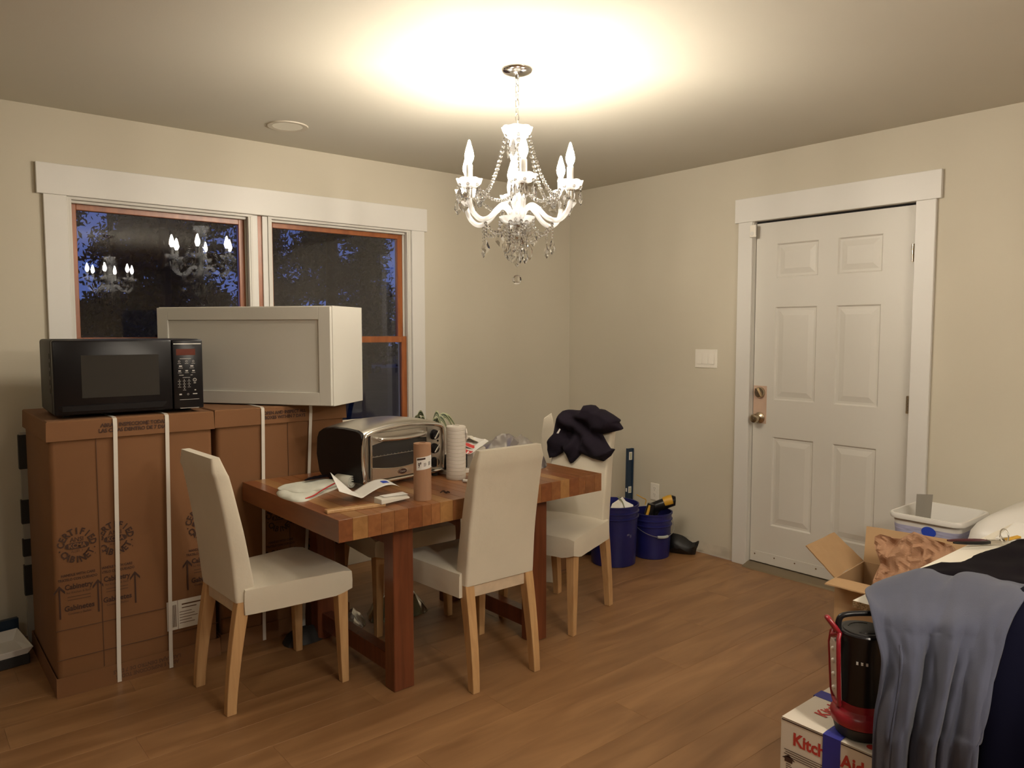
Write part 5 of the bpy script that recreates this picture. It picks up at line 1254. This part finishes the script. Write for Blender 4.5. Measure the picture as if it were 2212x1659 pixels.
m = MB(); m.lathe([(0.006,2.236),(0.010,2.228),(0.008,2.21),(0.012,2.175),(0.030,2.168),(0.032,2.150),(0.020,2.140),(0.026,2.128),(0.030,2.110),(0.022,2.085),(0.017,2.060),(0.024,2.045),(0.036,2.020),(0.041,1.990),(0.036,1.955),(0.024,1.925),(0.018,1.905),(0.022,1.895),(0.034,1.888),(0.036,1.868),(0.028,1.855),(0.010,1.850)],32); m.build('glass_column', M_cglass, ch, smooth=40)
m = MB(); m.lathe([(0.003,2.24),(0.003,1.80)],8); m.build('centre_rod', M_chrome, ch)
m = MB(); m.lathe([(0.008,1.842),(0.040,1.844),(0.060,1.855),(0.070,1.872),(0.066,1.872),(0.050,1.853),(0.008,1.850)],40,cap=False,scallop=lambda i,a,r,z:(r*(1+0.05*abs(math.cos(6*a))*(1<i<5)), z)); m.build('lower_dish', M_cglass, ch, smooth=50)
m = MB(); m.lathe([(0.006,1.845),(0.016,1.838),(0.026,1.822),(0.022,1.808),(0.010,1.802),(0.001,1.80)],24); m.build('bottom_bowl', M_crys, ch, smooth=40)
m = MB(); m.lathe([(0.004,1.803),(0.009,1.798),(0.009,1.792),(0.004,1.786),(0.001,1.784)],16); m.build('finial', M_chrome, ch, smooth=50)
m = MB()
for k in range(4): m.sphere((0,0,1.768-k*0.028),0.006,8,6)
m.tube([(0,0,1.786),(0,0,1.640)],0.0008,4); m.build('bead_strand', M_crys, ch, smooth=30)
m = MB(); m.sphere((0,0,1.625),0.019,12,9); m.build('crystal_ball', M_crys, ch, smooth=20)
def strand(mb, a, b, sag, n, r, pull=0.0):
    a,b = Vector(a),Vector(b)
    for k in range(n+1):
        t = k/n; p = a.lerp(b,t)-Vector((0,0,sag*4*t*(1-t))); p -= Vector((p.x,p.y,0))*pull*4*t*(1-t)
        mb.sphere(p, r*(1.0+0.25*(k%2)), 8, 6)
AR = 0.224
for k in range(6):
    a = R(-124.4+60*k); d = Vector((math.cos(a),math.sin(a),0)); P0 = d*AR
    at = lambda r,z: d*r+Vector((0,0,z))
    ar = MB().tube(spline([at(0.026,1.872),at(0.040,1.902),at(0.066,1.916),at(0.095,1.896),at(0.130,1.862),at(0.172,1.850),at(0.206,1.872),at(0.222,1.905),at(AR,1.935)],40),0.0100,10).build('arm', M_cglass, ch, smooth=60)
    T0 = Matrix.Translation((P0.x,P0.y,0))
    m = MB(); m.lathe([(0.0115,1.925),(0.0115,1.958),(0.014,1.960),(0.014,1.964)],16,M=T0); m.build('chrome_collar', M_chrome, ar, smooth=40)
    m = MB(); m.lathe([(0.010,1.962),(0.030,1.966),(0.042,1.977),(0.048,1.992),(0.045,1.992),(0.036,1.976),(0.010,1.968)],32,M=T0,cap=False,scallop=lambda i,b,r,z:(r*(1+0.07*abs(math.cos(3.5*b))*(1<i<5)), z+0.004*abs(math.cos(3.5*b))*(2<i<5))); m.build('drip_cup', M_cglass, ar, smooth=50)
    m = MB(); m.lathe([(0.011,1.966),(0.0125,1.972),(0.0125,2.048),(0.009,2.051)],16,M=T0); m.build('candle_sleeve', M_candle, ar, smooth=40)
    m = MB(); m.lathe([(0.008,2.050),(0.0095,2.056),(0.0165,2.072),(0.0175,2.084),(0.014,2.102),(0.008,2.122),(0.0035,2.138),(0.0008,2.142)],16,M=T0); m.build('bulb', M_bulb, ar, smooth=60)
    # pendants round the cup
    for q in range(5):
        b = a+R(-100+50*q); c_ = P0+Vector((math.cos(b)*0.044,math.sin(b)*0.044,1.980))
        m = MB(); m.tube([c_,c_-Vector((0,0,0.022))],0.0006,4); m.sphere(c_-Vector((0,0,0.010)),0.0062,8,6)
        if q % 2 == 0: kite(m, c_-Vector((0,0,0.022)), 0.060, 0.038, b+R(90)+0.4*math.sin(q*7+k))
        else: pendant(m, c_-Vector((0,0,0.022)), 0.048, 0.016, b)
        m.build('cup_pendant', M_crys, ar)
    # drop under the arm
    m = MB(); c_ = at(0.150,1.842)
    for q in range(5): m.sphere(c_-Vector((0,0,0.006+q*0.0125)),0.0068-0.0004*q,8,6)
    kite(m, c_-Vector((0,0,0.066)), 0.058, 0.034, a+R(40+25*k)); m.build('arm_drop', M_crys, ch)
    # bead swags
    a2 = a+R(60); e = Vector((math.cos(a2),math.sin(a2),0))
    m = MB(); strand(m, d*0.056+Vector((0,0,2.182)), d*0.168+Vector((0,0,1.945)), 0.055, 20, 0.0068); m.build('bead_swag', M_crys, ch, smooth=30)
    m = MB(); strand(m, d*0.180+Vector((0,0,1.965)), e*0.180+Vector((0,0,1.965)), 0.050, 17, 0.0062, 0.05); m.build('bead_swag', M_crys, ch, smooth=30)
    m = MB(); strand(m, d*0.150+Vector((0,0,1.835)), (d+e).normalized()*0.064+Vector((0,0,1.846)), 0.040, 9, 0.0062); m.build('bead_swag', M_crys, ch, smooth=30)
random.seed(5)
for k in range(10):
    a = 2*PI*k/10+0.15; r_ = 0.070 if k%2==0 else 0.052; zt = 1.862 if k%2==0 else 1.846; n = 3+(k*3)%4
    c_ = Vector((math.cos(a)*r_,math.sin(a)*r_,zt)); m = MB()
    for q in range(n): m.sphere(c_-Vector((0,0,0.008+q*0.0128)),0.0062,8,6)
    t_ = c_-Vector((0,0,0.004+n*0.0130)); (kite(m, t_, 0.066, 0.036, random.random()*PI) if k%3 else pendant(m, t_, 0.062, 0.022, a))
    m.build('dish_pendant', M_crys, ch)
for k in range(6):
    a = R(-124.4+60*k+30); c_ = Vector((math.cos(a)*0.036,math.sin(a)*0.036,2.172)); m = MB(); kite(m,c_,0.070,0.026,a+PI/2); m.build('crown_pendant', M_crys, ch)
for k in range(5):
    a = R(-124.4+72*k+30); c_ = Vector((math.cos(a)*0.034,math.sin(a)*0.034,1.815)); m = MB(); n = 3+k%3
    for q in range(n): m.sphere(c_-Vector((0,0,0.008+q*0.0128)),0.006,8,6)
    kite(m, c_-Vector((0,0,0.004+n*0.0130)), 0.070, 0.038, a+0.6*k); m.build('inner_pendant', M_crys, ch)
ch2 = copy_tree(ch); ch2.location = (-1.95,-4.80,0.0); ch2['label'] = 'second lit crystal chandelier, seen only as the left reflection in the window'

# ------------------------------------------------------------------ outside
tag(MB().box(-40,60,0.6,80,-0.5,-0.4).build('ground', M_ground), kind='structure')
tag(MB().box(-20,60,28.6,31.9,-0.4,-0.385).build('pale_road', M_snow), kind='structure')
random.seed(21)
def tree(x, y, h, spread, n, label, low=0.25, ls=0.13):
    t = empty('tree', (x,y,-0.4), label=label, cat='tree', group='trees beyond the window')
    tk = MB(); tk.tube(spline([(0,0,0),(0.1*spread*nz(x,1),0.1*nz(y,2),h*0.4),(0.25*spread*nz(x,3),0.2*nz(y,4),h*0.75),(0.2*spread*nz(x,5),0.2*nz(y,6),h)],10),[0.16*(1-0.085*i) for i in range(11)],8)
    tips = []
    for k in range(16):
        z0 = h*lerp(low,0.95,k/15); a = random.random()*2*PI; L_ = spread*lerp(1,0.4,k/15)*random.uniform(0.6,1.1)
        p0 = Vector((0,0,z0)); p1 = p0+Vector((math.cos(a)*L_,math.sin(a)*L_,random.uniform(-0.05,0.35)*L_)); mid = (p0+p1)/2+Vector((0,0,0.12*L_))
        tk.tube(spline([p0,mid,p1],5),[0.05*(1-0.15*i) for i in range(6)],5); tips.append((p0,mid,p1))
    tk.build('trunk', M_bark, t, smooth=50)
    f = MB()
    for k in range(n):
        p0,mid,p1 = random.choice(tips); q = random.uniform(0.25,1.05)
        c_ = (p0.lerp(mid,q*2) if q < .5 else mid.lerp(p1,q*2-1))+Vector((random.gauss(0,.28),random.gauss(0,.28),random.gauss(0,.24)))
        u_ = Vector((random.gauss(0,1),random.gauss(0,1),random.gauss(0,1))).normalized(); v_ = u_.orthogonal().normalized(); s = ls*random.uniform(0.5,1.4)
        f.add([c_-u_*s, c_+v_*s*0.5, c_+u_*s, c_-v_*s*0.5], [(0,1,2,3)])
    fo = f.build('foliage', M_fol, t, recalc=False); fo['kind'] = 'stuff'
cam0 = Vector((-3.98,-4.07,0))
k_ = 0
for ry,x0_,n_,st in ((13.5,-3.2,4,4.0),(17.6,-1.2,4,4.1),(21.5,-2.6,5,4.2),(25.2,-0.3,5,4.2)):
    for q_ in range(n_):
        k_ += 1
        tree(x0_+q_*st, ry+0.3*nz(q_*3.1,ry), 7.5+1.5*random.random(), 1.40, 8000, 'dark dusk tree with fine foliage in the woods beyond the window', 0.06+0.12*random.random(), 0.095)
hd = empty('hedge', (5,33.5,-0.385), label='dark undergrowth line at the foot of the trees beyond the window', cat='hedge')
f = MB()
for k in range(9000):
    x_ = random.uniform(-10,14); y_ = random.uniform(-0.8,0.8); z_ = random.random()**0.8*(3.2+0.8*nz(x_*0.35,0.5)+0.4*nz(x_*1.2,2))
    c_ = Vector((x_,y_,z_)); u_ = Vector((random.gauss(0,1),random.gauss(0,1),random.gauss(0,1))).normalized(); v_ = u_.orthogonal().normalized(); s = random.uniform(0.10,0.24)
    f.add([c_-u_*s, c_+v_*s*0.6, c_+u_*s, c_-v_*s*0.6], [(0,1,2,3)])
fo = f.build('undergrowth', M_fol, hd, recalc=False); fo['kind'] = 'stuff'
